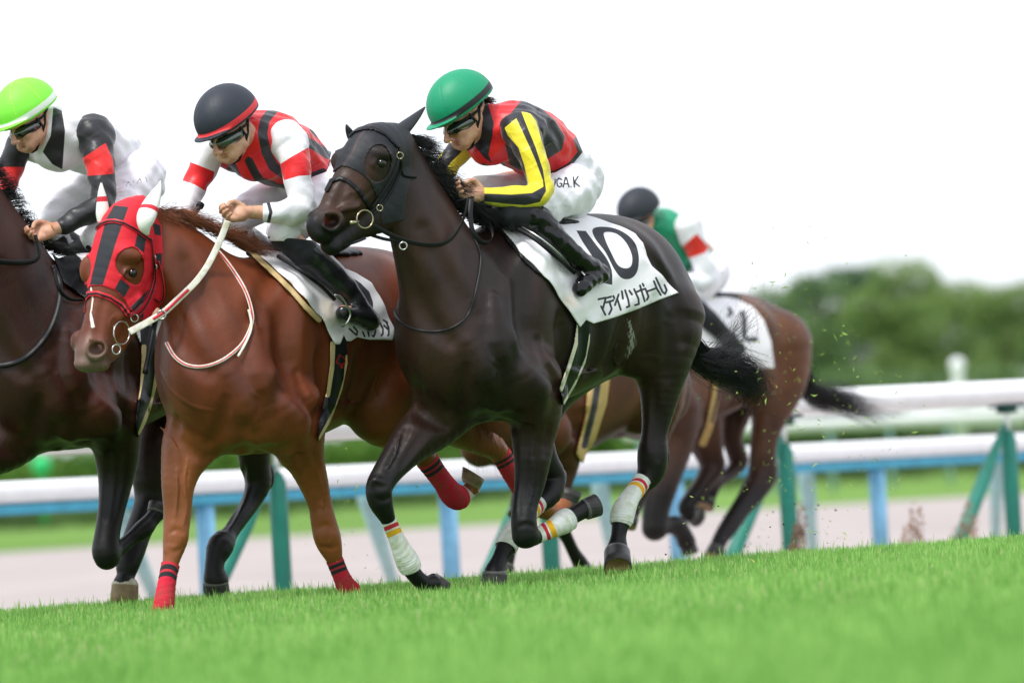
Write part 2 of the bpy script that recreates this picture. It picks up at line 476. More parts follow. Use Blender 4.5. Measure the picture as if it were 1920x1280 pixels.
        bn = nn(nt, "ShaderNodeBump"); bn.inputs['Distance'].default_value = veins; L.new(m3.outputs[0], bn.inputs['Height']); L.new(nrm, bn.inputs['Normal']); nrm = bn.outputs[0]
        nb = nn(nt, "ShaderNodeTexNoise"); nb.inputs['Scale'].default_value = 11; nb.inputs['Detail'].default_value = 3; L.new(vec, nb.inputs['Vector'])
        bn = nn(nt, "ShaderNodeBump"); bn.inputs['Distance'].default_value = .009; L.new(nb.outputs['Fac'], bn.inputs['Height']); L.new(nrm, bn.inputs['Normal']); nrm = bn.outputs[0]
    if nrm is not None: L.new(nrm, b.inputs['Normal'])
    return mt

def surf_strap(name, fr, prims, pts, width_px, mat, parent=None, off=0.003, sub=6, thick=0.4, n=10, attrs=None):
    S = catmull([q[:2] for q in pts], sub); Pt = march(fr, prims, S[:, 0], S[:, 1], off)
    for _ in range(2): Pt[1:-1] = (Pt[:-2] + 2 * Pt[1:-1] + Pt[2:]) / 4
    mb = MB(); mb.tube(Pt, width_px * fr.Z / FPX, n=n, flat=thick); return mb.build(name, mat, parent)
def bandage(fr, pts, mat, parent, grow=1.0, name='leg_bandage', seed=0, sb=(.052, .0095, .082, .012)):
    rows = []
    for q in pts:
        p, t = fr.J(q[0], q[1], q[2]); rows.append([*p, (q[3] + grow) * t / FPX])
    S = catmull(rows, 14); n = 28; Pt = S[:, :3]; r = S[:, 3].copy()
    T, X, Y = frames(Pt); a = np.arange(n) / n * 2 * math.pi; i = np.arange(len(Pt))
    s = np.concatenate([[0], np.cumsum(np.linalg.norm(np.diff(Pt, axis=0), axis=1))])
    rr = r[:, None] + 0.0008 * np.sin(s[:, None] * 520 + a[None] * 1.0 + np.sin(a * 2 + seed)) + 0.0006 * np.sin(s[:, None] * 230 + 3 * a[None])
    rr[0] *= .93; rr[-1] *= .93
    V = (Pt[:, None] + rr[..., None] * (np.cos(a)[None, :, None] * X[:, None] + np.sin(a)[None, :, None] * Y[:, None])).reshape(-1, 3)
    ii = i[:-1][:, None] * n; j = np.arange(n)[None]
    F = np.stack([ii + j, ii + (j + 1) % n, ii + n + (j + 1) % n, ii + n + j], -1).reshape(-1, 4)
    sl = 0.12 * np.sin(a) * r.mean() * 3
    ss = (s[:, None] + sl[None]).reshape(-1)
    return link(name, mesh_np(name, V, F, {'len': ss, 's1': np.abs(ss - sb[0]) - sb[1], 's2': np.abs(ss - sb[2]) - sb[3]}), mat, parent)
def hoof(fr, c0, c1, w0, w1, r0, r1, mat, parent, toe=None, name='hoof'):
    p0, t0 = fr.J(c0[0], c0[1], w0); p1, t1 = fr.J(c1[0], c1[1], w1); k = t0 / FPX
    ax = p1 - p0; L = np.linalg.norm(ax); ax /= L
    X = np.cross(ax, -f_); X /= np.linalg.norm(X); Y = np.cross(X, ax); n = 28; a = np.arange(n) / n * 2 * math.pi
    toe = np.array([0., 0.]) if toe is None else np.array(toe)
    prof = [(-.12, .80, -1), (0, .93, -1), (.05, 1.0, -1), (.14, 1.0, -1), (.16, 1.0, 1), (.55, None, 1), (1.0, None, 1)]
    V = []; co = []; so = []
    for t, rf, c in prof:
        r = (r0 + (r1 - r0) * max(t, 0)) * k * (rf or 1)
        sh = toe * max(t, 0) * k
        V.append(p0 + ax * L * t + X * sh[0] + Y * sh[1] + r * (np.cos(a)[:, None] * X + .92 * np.sin(a)[:, None] * Y)); co += [c * .01] * n; so += [.01] * n
    last = V[-1]
    for f in (.97, .8, .0):
        cc = last.mean(0); V.append(cc + (last - cc) * f - ax * L * (.0 if f > .9 else .10 if f > .5 else .16)); co += [.01] * n; so += [(-.01 if f < .9 else .004)] * n
    V = np.concatenate(V); m_ = len(prof) + 3; ii = np.arange(m_ - 1)[:, None] * n; j = np.arange(n)[None]
    F = np.stack([ii + j, ii + (j + 1) % n, ii + n + (j + 1) % n, ii + n + j], -1).reshape(-1, 4)
    F = np.vstack([F, np.array([[0, i + 1, i + 2, i + 2] for i in range(0)]).reshape(-1, 4)]) if False else F
    o = link(name, mesh_np(name, V, F, {'coronet': np.array(co), 'sole': np.array(so)}), mat, parent)
    return o

def region_line(pts, hw): return lambda u, v, w, p: line_sd(pts, u, v, hw)
def strap_shell(name, fr, prims, pts, hw, mat, parent, th=.010, pad=12, wr=(-.4, .3), h=.0035):
    a = np.asarray(pts)[:, :2]
    return shell(name, fr, prims, th, region_line(pts, hw), (a[:, 0].min() - pad, a[:, 1].min() - pad, a[:, 0].max() + pad, a[:, 1].max() + pad), mat, parent, h=h, wr=wr)
def ball(name, c, r, mat, parent, sc=(1, 1, 1)):
    a = np.linspace(0, math.pi, 13); mb = MB(); mb.tube(np.array([c + R_ * (-math.cos(t)) * r * sc[0] for t in a]), [max(1e-4, r * math.sin(t)) for t in a], n=20, flat=sc[1]); return mb.build(name, mat, parent)
def relief(fr, prims, lines, X=None, w_off=0.0):
    """muscle grooves (depth < 0) and veins or ridges (depth > 0) laid on the body surface: (points, radius px, depth px, blend m)"""
    out = []; X = X or (lambda x, y: (x, y)); s = X(1, 0)[0] - X(0, 0)[0]
    for pts, r, dp, k in lines:
        q = catmull([X(*p[:2]) for p in pts], 3); S = march(fr, prims, q[:, 0], q[:, 1], 0.0)
        u, v, z = proj(S); kk = z / FPX; m_ = np.abs(np.diff(z, prepend=z[0])) < .15; S = S[m_]; kk = kk[m_]; n = len(S)
        if n < 3: continue
        e = np.linspace(0, 1, n); tp = np.clip(np.minimum(e, 1 - e) * 5, .15, 1)
        rr = r * s * kk * (.5 + .5 * tp)
        if dp < 0: C = S - f_ * ((rr + dp * s * kk * tp))[:, None] * 1.0; neg = True
        else: C = S + f_ * ((rr - dp * s * kk * tp))[:, None]; neg = False
        out.append(RC(C[:-1], C[1:], rr[:-1], rr[1:], k=k, sub=neg))
    return out
TRUNK_RELIEF = [
    ([(876, 690), (868, 722), (858, 752), (846, 772)], 12, -5, .030), ([(930, 705), (900, 770), (905, 790)], 10, -2.5, .03), ([(782, 726), (776, 756), (800, 782), (840, 800)], 12, -3.5, .03),
    ([(905, 775), (935, 796), (965, 800)], 12, -4, .03), ([(962, 450), (942, 530), (930, 610), (944, 680)], 22, -4.5, .06), ([(1000, 470), (990, 560), (1002, 640), (1030, 690)], 24, -4.5, .06),
    ([(1012, 640), (1040, 700), (1052, 735)], 14, -5, .03), ([(745, 470), (768, 540), (800, 600), (840, 640)], 18, -5, .05), ([(800, 430), (830, 488), (862, 545), (890, 590)], 18, -3, .05),
    ([(1195, 462), (1228, 485), (1258, 530), (1278, 590), (1284, 640)], 16, -5, .035), ([(1228, 560), (1230, 620), (1222, 680)], 20, -5, .045), ([(1188, 590), (1172, 640), (1150, 690)], 24, -7, .05), ([(1265, 600), (1262, 660), (1254, 710)], 16, -4, .035),
    ([(1055, 600), (1062, 660), (1050, 720)], 16, -2.2, .05), ([(1095, 610), (1098, 660), (1085, 710)], 16, -2.2, .05), ([(1130, 600), (1128, 650), (1112, 695)], 16, -2.2, .05),
    ([(925, 560), (930, 640), (950, 700)], 16, 3, .05), ([(880, 640), (905, 690), (925, 730)], 14, 3, .05), ([(985, 700), (1010, 740), (1000, 780)], 18, 4, .05),
    ([(1060, 690), (1090, 700), (1130, 690)], 3, 1.5, .008), ([(905, 640), (915, 670), (938, 690), (945, 720)], 2.6, 1.3, .008), ([(1160, 640), (1150, 665), (1160, 690)], 2.6, 1.3, .008)]
LEG1 = [([(762, 800), (746, 840), (728, 878)], 9, -3, .02), ([(805, 800), (778, 838), (756, 872)], 9, -3, .02), ([(988, 800), (984, 860), (980, 930), (980, 965)], 8, -3, .02), ([(1012, 830), (1008, 890), (1001, 945)], 8, -3, .02),
        ([(1226, 730), (1226, 790), (1222, 835)], 9, -3, .02), ([(1242, 770), (1238, 820), (1236, 860)], 8, -3, .02), ([(1030, 800), (1022, 850)], 7, -2.5, .02),
        ([(700, 905), (712, 912), (726, 910)], 5, -2, .012), ([(705, 935), (720, 938), (732, 932)], 5, -2, .012), ([(970, 988), (985, 982), (1002, 986)], 5, -2, .012),
        ([(999, 860), (1001, 905), (994, 950)], 2.4, 1.3, .006), ([(750, 815), (742, 850), (724, 880)], 2.4, 1.3, .006),
        ([(645, 372), (655, 362), (668, 360), (676, 350)], 2.4, 1.2, .006), ([(640, 385), (655, 380), (668, 384)], 2.2, 1.1, .006), ([(700, 355), (680, 372), (662, 385)], 6, -2, .015), ([(648, 340), (640, 365), (630, 385)], 7, -2, .02)]
LEG2 = [([(320, 850), (322, 910), (322, 970)], 8, -3, .02), ([(345, 850), (342, 910), (338, 970)], 8, -3, .02), ([(560, 850), (582, 900), (600, 955)], 8, -3, .02), ([(590, 850), (600, 900), (610, 950)], 7, -2.5, .02),
        ([(316, 998), (330, 992), (345, 998)], 5, -2, .012), ([(314, 1028), (328, 1034), (340, 1028)], 5, -2, .012), ([(598, 990), (612, 984), (626, 994)], 5, -2, .012), ([(604, 1026), (620, 1030), (634, 1024)], 5, -2, .012),
        ([(352, 860), (345, 905), (350, 950), (343, 985)], 2.4, 1.4, .006), ([(300, 800), (320, 820), (335, 850)], 2.4, 1.3, .006), ([(330, 880), (332, 930), (326, 980)], 2.4, 1.2, .006), ([(596, 880), (606, 925), (604, 965)], 2.4, 1.2, .006), ([(255, 565), (238, 584), (222, 600)], 6, -2, .015),
        ([(195, 560), (188, 600), (184, 630)], 7, -2, .02), ([(215, 590), (205, 605), (208, 622)], 2.4, 1.2, .006), ([(300, 690), (320, 730), (360, 760), (400, 770)], 2.6, 1.3, .008), ([(470, 560), (480, 620), (470, 680)], 2.6, 1.2, .008)]
EXPR = ""
# ------------------------------------------------------------------ setting
def leafmat(name, c1, c2, trans=0.35, rough=0.5, scale=1.5, attr=False):
    mt = bpy.data.materials.new(name); mt.use_nodes = True
    nt = mt.node_tree; nt.nodes.clear(); L = nt.links
    out = nn(nt, "ShaderNodeOutputMaterial"); b = nn(nt, "ShaderNodeBsdfPrincipled"); t = nn(nt, "ShaderNodeBsdfTranslucent"); mx = nn(nt, "ShaderNodeMixShader")
    if attr:
        a = nn(nt, "ShaderNodeAttribute", attribute_name='rnd'); fac = a.outputs['Fac']
    else:
        tc = nn(nt, "ShaderNodeTexCoord"); n = nn(nt, "ShaderNodeTexNoise"); n.inputs['Scale'].default_value = scale; n.inputs['Detail'].default_value = 4
        L.new(tc.outputs['Object'], n.inputs['Vector']); r = nn(nt, "ShaderNodeMapRange"); r.inputs['From Min'].default_value = 0.35; r.inputs['From Max'].default_value = 0.65
        L.new(n.outputs['Fac'], r.inputs['Value']); fac = r.outputs[0]
    c = nn(nt, "ShaderNodeMix", data_type='RGBA'); c.inputs['A'].default_value = (*c1, 1); c.inputs['B'].default_value = (*c2, 1); L.new(fac, c.inputs['Factor'])
    L.new(c.outputs['Result'], b.inputs['Base Color']); L.new(c.outputs['Result'], t.inputs['Color']); b.inputs['Roughness'].default_value = rough
    b.inputs['Specular IOR Level'].default_value = 0.3
    mx.inputs[0].default_value = trans; L.new(b.outputs[0], mx.inputs[1]); L.new(t.outputs[0], mx.inputs[2]); L.new(mx.outputs[0], out.inputs[0])
    return mt
def gz(x, y):
    """height of the turf: flat, then the far shoulder of the course falls away"""
    z = 0.0160 * np.clip(x, -6, 6) - .024
    return z + np.interp(y, [0, 25.4, 26.4, 28, 31, 34, 37, 41], [0, 0, -.03, -.10, -.20, -.34, -.44, -.45])
SETTING = not EXPR or 'set' in EXPR if 'EXPR' in globals() else True
if True:
    grass_base = M('turf_soil', (0.075, 0.16, 0.035), rough=0.9, var=0.3, vscale=5)
    ys = np.concatenate([[-30, 0, 8], np.arange(10, 32, 0.8)]); xs = np.linspace(-60, 60, 61)
    X, Y = np.meshgrid(xs, ys); Z_ = gz(X, Y)
    nx = len(xs)
    F = np.array([[j * nx + i, j * nx + i + 1, (j + 1) * nx + i + 1, (j + 1) * nx + i] for j in range(len(ys) - 1) for i in range(nx - 1)])
    tag(link('turf_ground', mesh_np('turf_ground', np.stack([X, Y, Z_], -1).reshape(-1, 3), F), grass_base), kind='structure')
    # dirt course and everything beyond as sheets
    dirt = M('dirt_course', (0.40, 0.355, 0.345), rough=0.95, spec=0.0, var=0.10, vscale=0.6, bump=0.01, bscale=3)
    ys = np.array([31.2, 34, 37, 41, 60, 91.5]); X, Y = np.meshgrid(np.linspace(-90, 90, 10), ys); Z_ = np.where(Y > 50, -.46, gz(X, Y) - 0.006)
    F = np.array([[j * 10 + i, j * 10 + i + 1, (j + 1) * 10 + i + 1, (j + 1) * 10 + i] for j in range(len(ys) - 1) for i in range(9)])
    tag(link('dirt_track', mesh_np('dirt_track', np.stack([X, Y, Z_], -1).reshape(-1, 3), F), dirt), kind='structure')
    lawn = M('far_lawn', (0.15, 0.26, 0.07), rough=0.9, spec=0.0, var=0.2, vscale=0.08)
    V = [(-400, 91, -.45), (400, 91, -.45), (400, 1800, -.45), (-400, 1800, -.45), (-400, -200, -.9), (400, -200, -.9), (400, 300, -.9), (-400, 300, -.9)]
    tag(link('infield_ground', mesh_np('infield_ground', V, [[0, 1, 2, 3], [4, 5, 6, 7]]), lawn), kind='structure')

    # short turf: one mesh of many blades
    g = np.random.default_rng(3)
    n = 300000 if not EXPR else 60000
    y = np.sqrt(g.uniform(11.0 ** 2, 26.6 ** 2, n)); x = g.uniform(-1, 1, n) * (y * 0.0925 + 0.35)
    k = 26000 if not EXPR else 6000
    y = np.concatenate([y, g.uniform(26.6, 30.5, k)]); x = np.concatenate([x, g.uniform(-3.2, 3.2, k)]); n += k
    z = gz(x, y)
    pn = 0.5 + 0.5 * np.sin(x * 2.1 + 1.3 * np.sin(y * 1.7)) * np.sin(y * 1.3 + np.sin(x * 3.1))
    h = g.uniform(0.028, 0.088, n) * (0.85 + 0.25 * pn); h *= np.where(g.random(n) < 0.04, 1.4, 1)
    wd = g.uniform(0.0018, 0.0040, n); a = g.uniform(0, 2 * math.pi, n); lean = g.uniform(0.003, 0.028, n); la = g.uniform(0, 2 * math.pi, n)
    wx, wy = np.cos(a) * wd, np.sin(a) * wd; lx, ly = np.cos(la) * lean, np.sin(la) * lean
    base = np.stack([x, y, z], 1)
    rows = []
    for t, wf in ((0, 1.0), (0.45, 0.85), (0.8, 0.5)):
        c = base + np.stack([lx * t ** 2, ly * t ** 2, h * t], 1); o = np.stack([wx, wy, 0 * wx], 1) * wf
        rows += [c - o, c + o]
    rows.append(base + np.stack([lx, ly, h], 1))
    V = np.stack(rows, 1).reshape(-1, 3); b = (np.arange(n) * 7)[:, None]
    Q = np.concatenate([b + np.array([[0, 1, 3, 2]]), b + np.array([[2, 3, 5, 4]])]); T = b + np.array([[4, 5, 6]])
    me = bpy.data.meshes.new('turf_grass'); flat = np.concatenate([Q.reshape(-1), T.reshape(-1)])
    st = np.concatenate([np.arange(len(Q)) * 4, len(Q) * 4 + np.arange(len(T)) * 3])
    me.vertices.add(len(V)); me.vertices.foreach_set('co', V.astype(np.float32).reshape(-1)); me.loops.add(len(flat)); me.loops.foreach_set('vertex_index', flat.astype(np.int32))
    me.polygons.add(len(st)); me.polygons.foreach_set('loop_start', st.astype(np.int32)); me.update(calc_edges=True)
    fp = np.sin(x * 23 + 3 * np.sin(y * 9)) * np.sin(y * 17 + 2 * np.sin(x * 13)); rn = np.repeat(np.clip(g.random(n) * 0.75 + 0.2 * pn + .16 * fp, 0, 1), 7)
    at = me.attributes.new('rnd', 'FLOAT', 'POINT'); at.data.foreach_set('value', rn.astype(np.float32))
    gm = leafmat('turf_blades', (0.12, 0.34, 0.05), (0.43, 0.71, 0.20), trans=0.45, attr=True, rough=0.6)
    tag(link('turf_grass', me, gm), kind='stuff')
    # pale seed heads on taller stalks
    n = 1500; y = g.uniform(17, 26.3, n); x = g.uniform(-1, 1, n) * (y * 0.0925 + 0.2); z = gz(x, y); hh = g.uniform(0.055, 0.085, n)
    dx = g.normal(0, 0.012, (n, 2))
    V = []; 
    r = 0.0007
    A0 = np.stack([x, y, z], 1); A1 = A0 + np.stack([dx[:, 0], dx[:, 1], hh], 1)
    Vv = np.stack([A0 + [-r, 0, 0], A0 + [r, 0, 0], A1 + [r, 0, 0], A1 + [-r, 0, 0], A1 + [-2.2 * r, 0, .000], A1 + [0, 0, -.007], A1 + [2.2 * r, 0, 0], A1 + [0, 0, .009]], 1).reshape(-1, 3)
    b = (np.arange(n) * 8)[:, None]
    F = np.concatenate([b + np.array([[0, 1, 2, 3]]), b + np.array([[4, 5, 6, 7]])])
    tag(link('grass_seed_heads', mesh_np('grass_seed_heads', Vv, F), leafmat('seed_heads', (0.5, 0.55, 0.22), (0.7, 0.68, 0.4), scale=20)), kind='stuff')

    # flying turf behind the field
    V = []; F = []
    for i in range(400):
        if i < 260: cx, cy = g.normal(1520, 90), g.normal(720, 180)
        elif i < 330: cx, cy = g.normal(660, 60), g.normal(960, 70)
        else: cx, cy = g.normal(1480, 90), g.normal(950, 60)
        if cy > 1130 or cy < 380: continue
        c = P(cx, cy, g.uniform(22.5, 31)); u = g.normal(0, 1, 3); u /= np.linalg.norm(u); v = np.cross(u, g.normal(0, 1, 3)); v /= np.linalg.norm(v)
        l = g.uniform(.004, .022) * (1 if i < 330 else .6); wd_ = g.uniform(.0012, .004); b = len(V); bend = np.cross(u, v) * l * .5
        V += [c - u * l, c + v * wd_ + bend, c + u * l, c - v * wd_ + bend]; F.append([b, b + 1, b + 2, b + 3])
    tag(link('flying_grass', mesh_np('flying_grass', V, F), leafmat('flying_clippings', (0.2, 0.42, 0.05), (0.5, 0.55, 0.15), scale=8)), kind='stuff')
    V = []; F = []
    for i in range(60):
        c = P(g.normal(1440, 90), g.uniform(930, 1040), g.uniform(24, 30)); s = g.uniform(.002, .006); b = len(V)
        V += [c + np.array(q) * s * g.uniform(.6, 1.3) for q in [(1, 0, 0), (0, 1, 0), (-1, 0, 0), (0, -1, 0), (0, 0, 1), (0, 0, -1)]]
        F += [[b + q for q in f] for f in ([0, 1, 4], [1, 2, 4], [2, 3, 4], [3, 0, 4], [1, 0, 5], [2, 1, 5], [3, 2, 5], [0, 3, 5])]
    tag(link('flying_dirt', mesh_np('flying_dirt', V, F), M('dark_soil', (0.05, 0.035, 0.025))), kind='stuff')

    # ---- rails
    rail_white = M('white_plastic_rail', (0.82, 0.82, 0.84), rough=0.3, var=0.05, spec=0.5)
    rail_green = M('green_painted_post', (0.015, 0.20, 0.145), rough=0.4, var=0.12)
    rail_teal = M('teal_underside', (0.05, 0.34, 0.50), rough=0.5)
    post_blue = M('blue_post', (0.19, 0.44, 0.64), rough=0.45)
    pale_teal = M('pale_teal_leg', (0.36, 0.58, 0.58), rough=0.5)
    dark_bracket = M('dark_green_bracket', (0.0, 0.06, 0.045), rough=0.5)
    def root(name, loc):
        o = bpy.data.objects.new(name, None); COL.objects.link(o); o.location = loc; return o
    def keep(o, r):
        o.parent = r; o.matrix_parent_inverse = Matrix.Translation(-Vector(r.location)); return o
    # near running rail
    A = P(-300, 850, 30.9); B = P(2300, 850, 40.2); d_ = (B - A); d_[2] = 0; L_ = np.linalg.norm(d_); d_ /= L_; sd_ = np.array([-d_[1], d_[0], 0])
    base = P(505, 1000, 33.5); base[2] = 0
    r1 = root('running_rail', (0, 0, 0)); tag(r1, 'nearest oval white rail on green posts, directly behind the horses', 'rail')
    def rl(px, z=0.0, off=0.0):     # point on the near rail line at photo column px
        dd = f_ + R_ * ((px - 960) / FPX); nrm = sd_; t = (nrm @ (P(505, 900, 33.5) - CAM)) / (nrm @ dd); q = CAM + dd * t; q[2] = z; return q + sd_ * off
    d_ = rl(1880) - rl(505); d_[2] = 0; d_ /= np.linalg.norm(d_)
    LN = [rl(505, 0), None]
    # true line through (505, Z33.5) and (1880, Z38.4)
    a0 = P(505, 900, 33.5); a1 = P(1880, 900, 38.4); d_ = a1 - a0; d_[2] = 0; d_ /= np.linalg.norm(d_); sd_ = np.array([-d_[1], d_[0], 0])
    e0 = rl(-350, .82); e1 = rl(2300, .82)
    mb = MB(); mb.tube(np.linspace(e0, e1, 12), 0.085, n=20, flat=1.28); mb.build('beam', rail_white, r1)
    for px in (-58, 505, 1010, 1460, 1880, 2270):
        q = rl(px); mb = MB(); zt = .56
        mb.tube(np.array([q + [0, 0, -.46], q + [0, 0, .3], q + [0, 0, .50], q + [0, 0, .56], q + [0, 0, .565]]), [.056, .056, .054, .028, .02], n=16)
        mb.build('post', rail_green, r1)
        mb = MB(); mb.tube(np.array([q + [0, 0, .56], q + [0, 0, .72]]), .016, n=8)
        mb.build('neck', rail_white, r1)
        mb = MB(); mb.box(q + np.array([0, 0, .728]), (d_, sd_, (0, 0, 1)), (.14, .05, .012)); mb.box(q + np.array([0, 0, .70]), (d_, sd_, (0, 0, 1)), (.07, .035, .02)); mb.build('bracket', dark_bracket, r1, smooth=False)
        e = q - d_ * .70 - sd_ * .05; top = q + np.array([0, 0, .60]) - d_ * .03
        lo_ = e + np.array([0, 0, -.25]); mb = MB(); mb.tube(np.linspace(top, lo_, 6), [.018, .034, .05, .05, .05, .05], n=14); mb.build('brace', rail_green, r1)
    # far running rail
    b0 = P(-200, 911, 36.2); b1 = P(2100, 803, 47.0); r2 = root('running_rail', (0, 0, 0)); tag(r2, 'second white rail with a teal underside on light blue posts, beyond the nearest rail', 'rail')
    d2 = b1 - b0; d2 /= np.linalg.norm(d2); s2 = np.cross(d2, (0, 0, 1)); s2 /= np.linalg.norm(s2); up2 = np.cross(s2, d2)
    def bar(c0, c1, hy, hz, oz, name, mat, par, r=0.3):
        T = np.linspace(0, 1, 3)[:, None]; Pt = c0 + (c1 - c0) * T + up2 * oz
        a = np.linspace(0, 2 * math.pi, 21)[:-1]; cx = np.sign(np.cos(a)) * np.abs(np.cos(a)) ** r * hy; cy = np.sign(np.sin(a)) * np.abs(np.sin(a)) ** r * hz
        V = (Pt[:, None] + cx[None, :, None] * s2 + cy[None, :, None] * up2).reshape(-1, 3); n_ = 20
        F = np.array([[i * n_ + j, i * n_ + (j + 1) % n_, (i + 1) * n_ + (j + 1) % n_, (i + 1) * n_ + j] for i in range(2) for j in range(n_)])
        return link(name, mesh_np(name, V, F), mat, par)
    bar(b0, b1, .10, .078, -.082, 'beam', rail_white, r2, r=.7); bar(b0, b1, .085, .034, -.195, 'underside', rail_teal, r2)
    for px in (-60, 380, 835, 1262, 1640, 1990):
        t = (px + 200) / 2300.0; t = t * 36.2 / (47.0 - t * (47.0 - 36.2)); q = b0 + (b1 - b0) * t
        mb = MB(); mb.tube(np.array([q + [0, 0, -.19], [q[0], q[1], -.47]]), .065, n=14); mb.build('post', post_blue, r2)
        q2 = q - d2 * .9; mb = MB(); mb.tube(np.array([q2 + [0, .3, -.2], [q2[0] + .14, q2[1] + 2.6, -.45]]), [.07, .04], n=14); mb.build('brace', pale_teal, r2)

    # pale rail far across the infield, seen as a light strip between the two near rails
    q0, q1 = P(1180, 812, 105), P(2100, 770, 118); r3 = root('running_rail', (0, 0, 0)); tag(r3, 'distant pale rail, a faint light strip seen between the nearest rail and the second', 'rail')
    mb = MB(); mb.tube(np.linspace(q0, q1, 4), .13, n=12, flat=1.2); mb.build('beam', rail_white, r3)
    for t in np.linspace(.02, .98, 9):
        q = q0 + (q1 - q0) * t; mb = MB(); mb.tube(np.array([q - [0, 0, .1], [q[0], q[1], -.46]]), .05, n=8); mb.build('post', pale_teal, r3)

    # ---- foliage
    def leaf_cloud(centers, radii, n, size, g):
        """many small leaf quads through the volume of several clumps"""
        ci = g.choice(len(centers), n, p=(radii[:, 0] ** 2) / (radii[:, 0] ** 2).sum()); d = g.normal(0, 1, (n, 3)); d /= np.linalg.norm(d, axis=1)[:, None]
        rr = g.uniform(0.35, 1.05, n) ** 0.6; c = centers[ci] + d * radii[ci] * rr[:, None]
        u = g.normal(0, 1, (n, 3)); u /= np.linalg.norm(u, axis=1)[:, None]; v = np.cross(u, g.normal(0, 1, (n, 3))); v /= np.linalg.norm(v, axis=1)[:, None]
        s = g.uniform(0.6, 1.3, n)[:, None] * size
        V = np.stack([c - u * s, c - v * s * .5, c + u * s, c + v * s * .5], 1).reshape(-1, 3)
        return V, np.arange(n * 4).reshape(-1, 4)
    def tree(px, Zd, htop, width, label, mat, seed, base=-.45):
        g = np.random.default_rng(seed); c = P(px, 800, Zd); c[2] = base
        r = root('broadleaf_tree', c); tag(r, label, 'tree', 'trees beyond the course')
        H_ = htop - base; cs = []; rs = []
        for i in range(40):
            a = g.uniform(0, 6.28); t = g.uniform(.12, 1); rad = width * .5 * math.sqrt(max(0, 1 - (t - .45) ** 2 / .40)) * g.uniform(.25, .9)
            cs.append(c + np.array([math.cos(a) * rad, math.sin(a) * rad, H_ * (.12 + .76 * t)])); q = g.uniform(.16, .28) * width * .8; rs.append((q, q, q * .75))
        V, F = leaf_cloud(np.array(cs), np.array(rs), 16000, width * .02, g)
        keep(link('crown', mesh_np('crown', V, F), mat), r)
        mb = MB(); mb.tube(np.array([c, c + [0.1, 0, H_ * .3], c + [-.1, 0, H_ * .75]]), [.035 * width, .025 * width, .008 * width], n=10)
        for k in range(5):
            a = g.uniform(0, 6.28); mb.tube(np.array([c + [0, 0, H_ * (.2 + .08 * k)], c + [math.cos(a) * width * .3, math.sin(a) * width * .3, H_ * (.45 + .09 * k)]]), [.014 * width, .004 * width], n=6)
        keep(mb.build('trunk', bark), r)
    bark = M('bark', (0.09, 0.07, 0.05), rough=0.9)
    lm = [leafmat('leaves_mid', (0.125, 0.215, 0.09), (0.18, 0.29, 0.10), scale=.5), leafmat('leaves_light', (0.17, 0.27, 0.085), (0.24, 0.35, 0.10), scale=.5), leafmat('leaves_dark', (0.085, 0.16, 0.095), (0.13, 0.22, 0.11), scale=.5)]
    S_ = lambda Zd: Zd / FPX
    for i, (px, Zd, top, w_, mi, lab) in enumerate([
        (1478, 300, 545, 6.2, 0, 'low mid-green tree at the left end of the wood beyond the rails'),
        (1545, 290, 508, 6.2, 0, 'rounded tree second in the wood, rising above the brown background horse'),
        (1625, 310, 505, 6.5, 2, 'bluish dark tree between two taller green trees of the wood'),
        (1690, 285, 490, 6.0, 1, 'tallest bright green tree of the wood beyond the rails'),
        (1775, 300, 512, 6.4, 1, 'yellow-green tree directly above the white round-topped marker post'),
        (1845, 320, 535, 6.4, 2, 'darkest tree of the wood, showing a deep shadowed gap'),
        (1905, 290, 535, 6.2, 1, 'yellow-green tree at the right edge of the picture'),
        (1985, 295, 545, 6.4, 0, 'tree just past the right edge of the wood')]):
        hz_ = 863 - (px - 960) * ROLL
        tree(px, Zd, CAMH + (hz_ - top + 26) * S_(Zd), w_, lab, lm[mi], 20 + i)
    # shrub bank in front of the wood, low clipped hedges further left
    def hedge(x0, x1, Zd, ztop, dep, label, mat, seed, n=9000, size=.1, name='hedge', base=-.45, xm=None):
        g = np.random.default_rng(seed); c0 = P(x0, 850, Zd); c1 = P(x1, 850, Zd); L = c1[0] - c0[0]; k = max(6, int(L / (ztop - base) * 2.2))
        cs = np.array([[c0[0] + L * (i + .5) / k, c0[1] + g.uniform(0, dep), (base + ztop) / 2 + g.uniform(-.08, .08) * (ztop - base)] for i in range(k)]); q = (ztop - base) * .52
        V, F = leaf_cloud(cs, np.tile([[q * 1.3, q, q]], (k, 1)) * g.uniform(.85, 1.1, (k, 1)), n, size, g)
        mb = MB(); mb.add(V, F)
        o = mb.build(name, mat); tag(o, label, 'hedge'); return o
    hedge(-150, 2150, 136, .27, .8, 'long low dark hedge behind the light grass strip of the infield', lm[0], 41, n=52000, size=.05)
    hedge(1400, 2150, 275, 3.6, 5, 'tall mid-green shrub bank at the foot of the wood', lm[0], 42, n=30000, size=.25)
    hedge(-200, 1500, 330, 2.6, 3, 'smooth green hedge bank far behind the gap between the two leading horses', leafmat('bank_green', (0.12, 0.25, 0.05), (0.16, 0.31, 0.055), scale=.2), 43, n=30000, size=.3)
    # white hoarding and round-topped marker
    wp = M('white_hoarding', (0.78, 0.80, 0.82), rough=0.5, var=0.08, vscale=1.5)
    hb = root('hoarding', P(1800, 800, 150)); tag(hb, 'white slatted hoarding seen between the two rails at the right', 'hoarding')
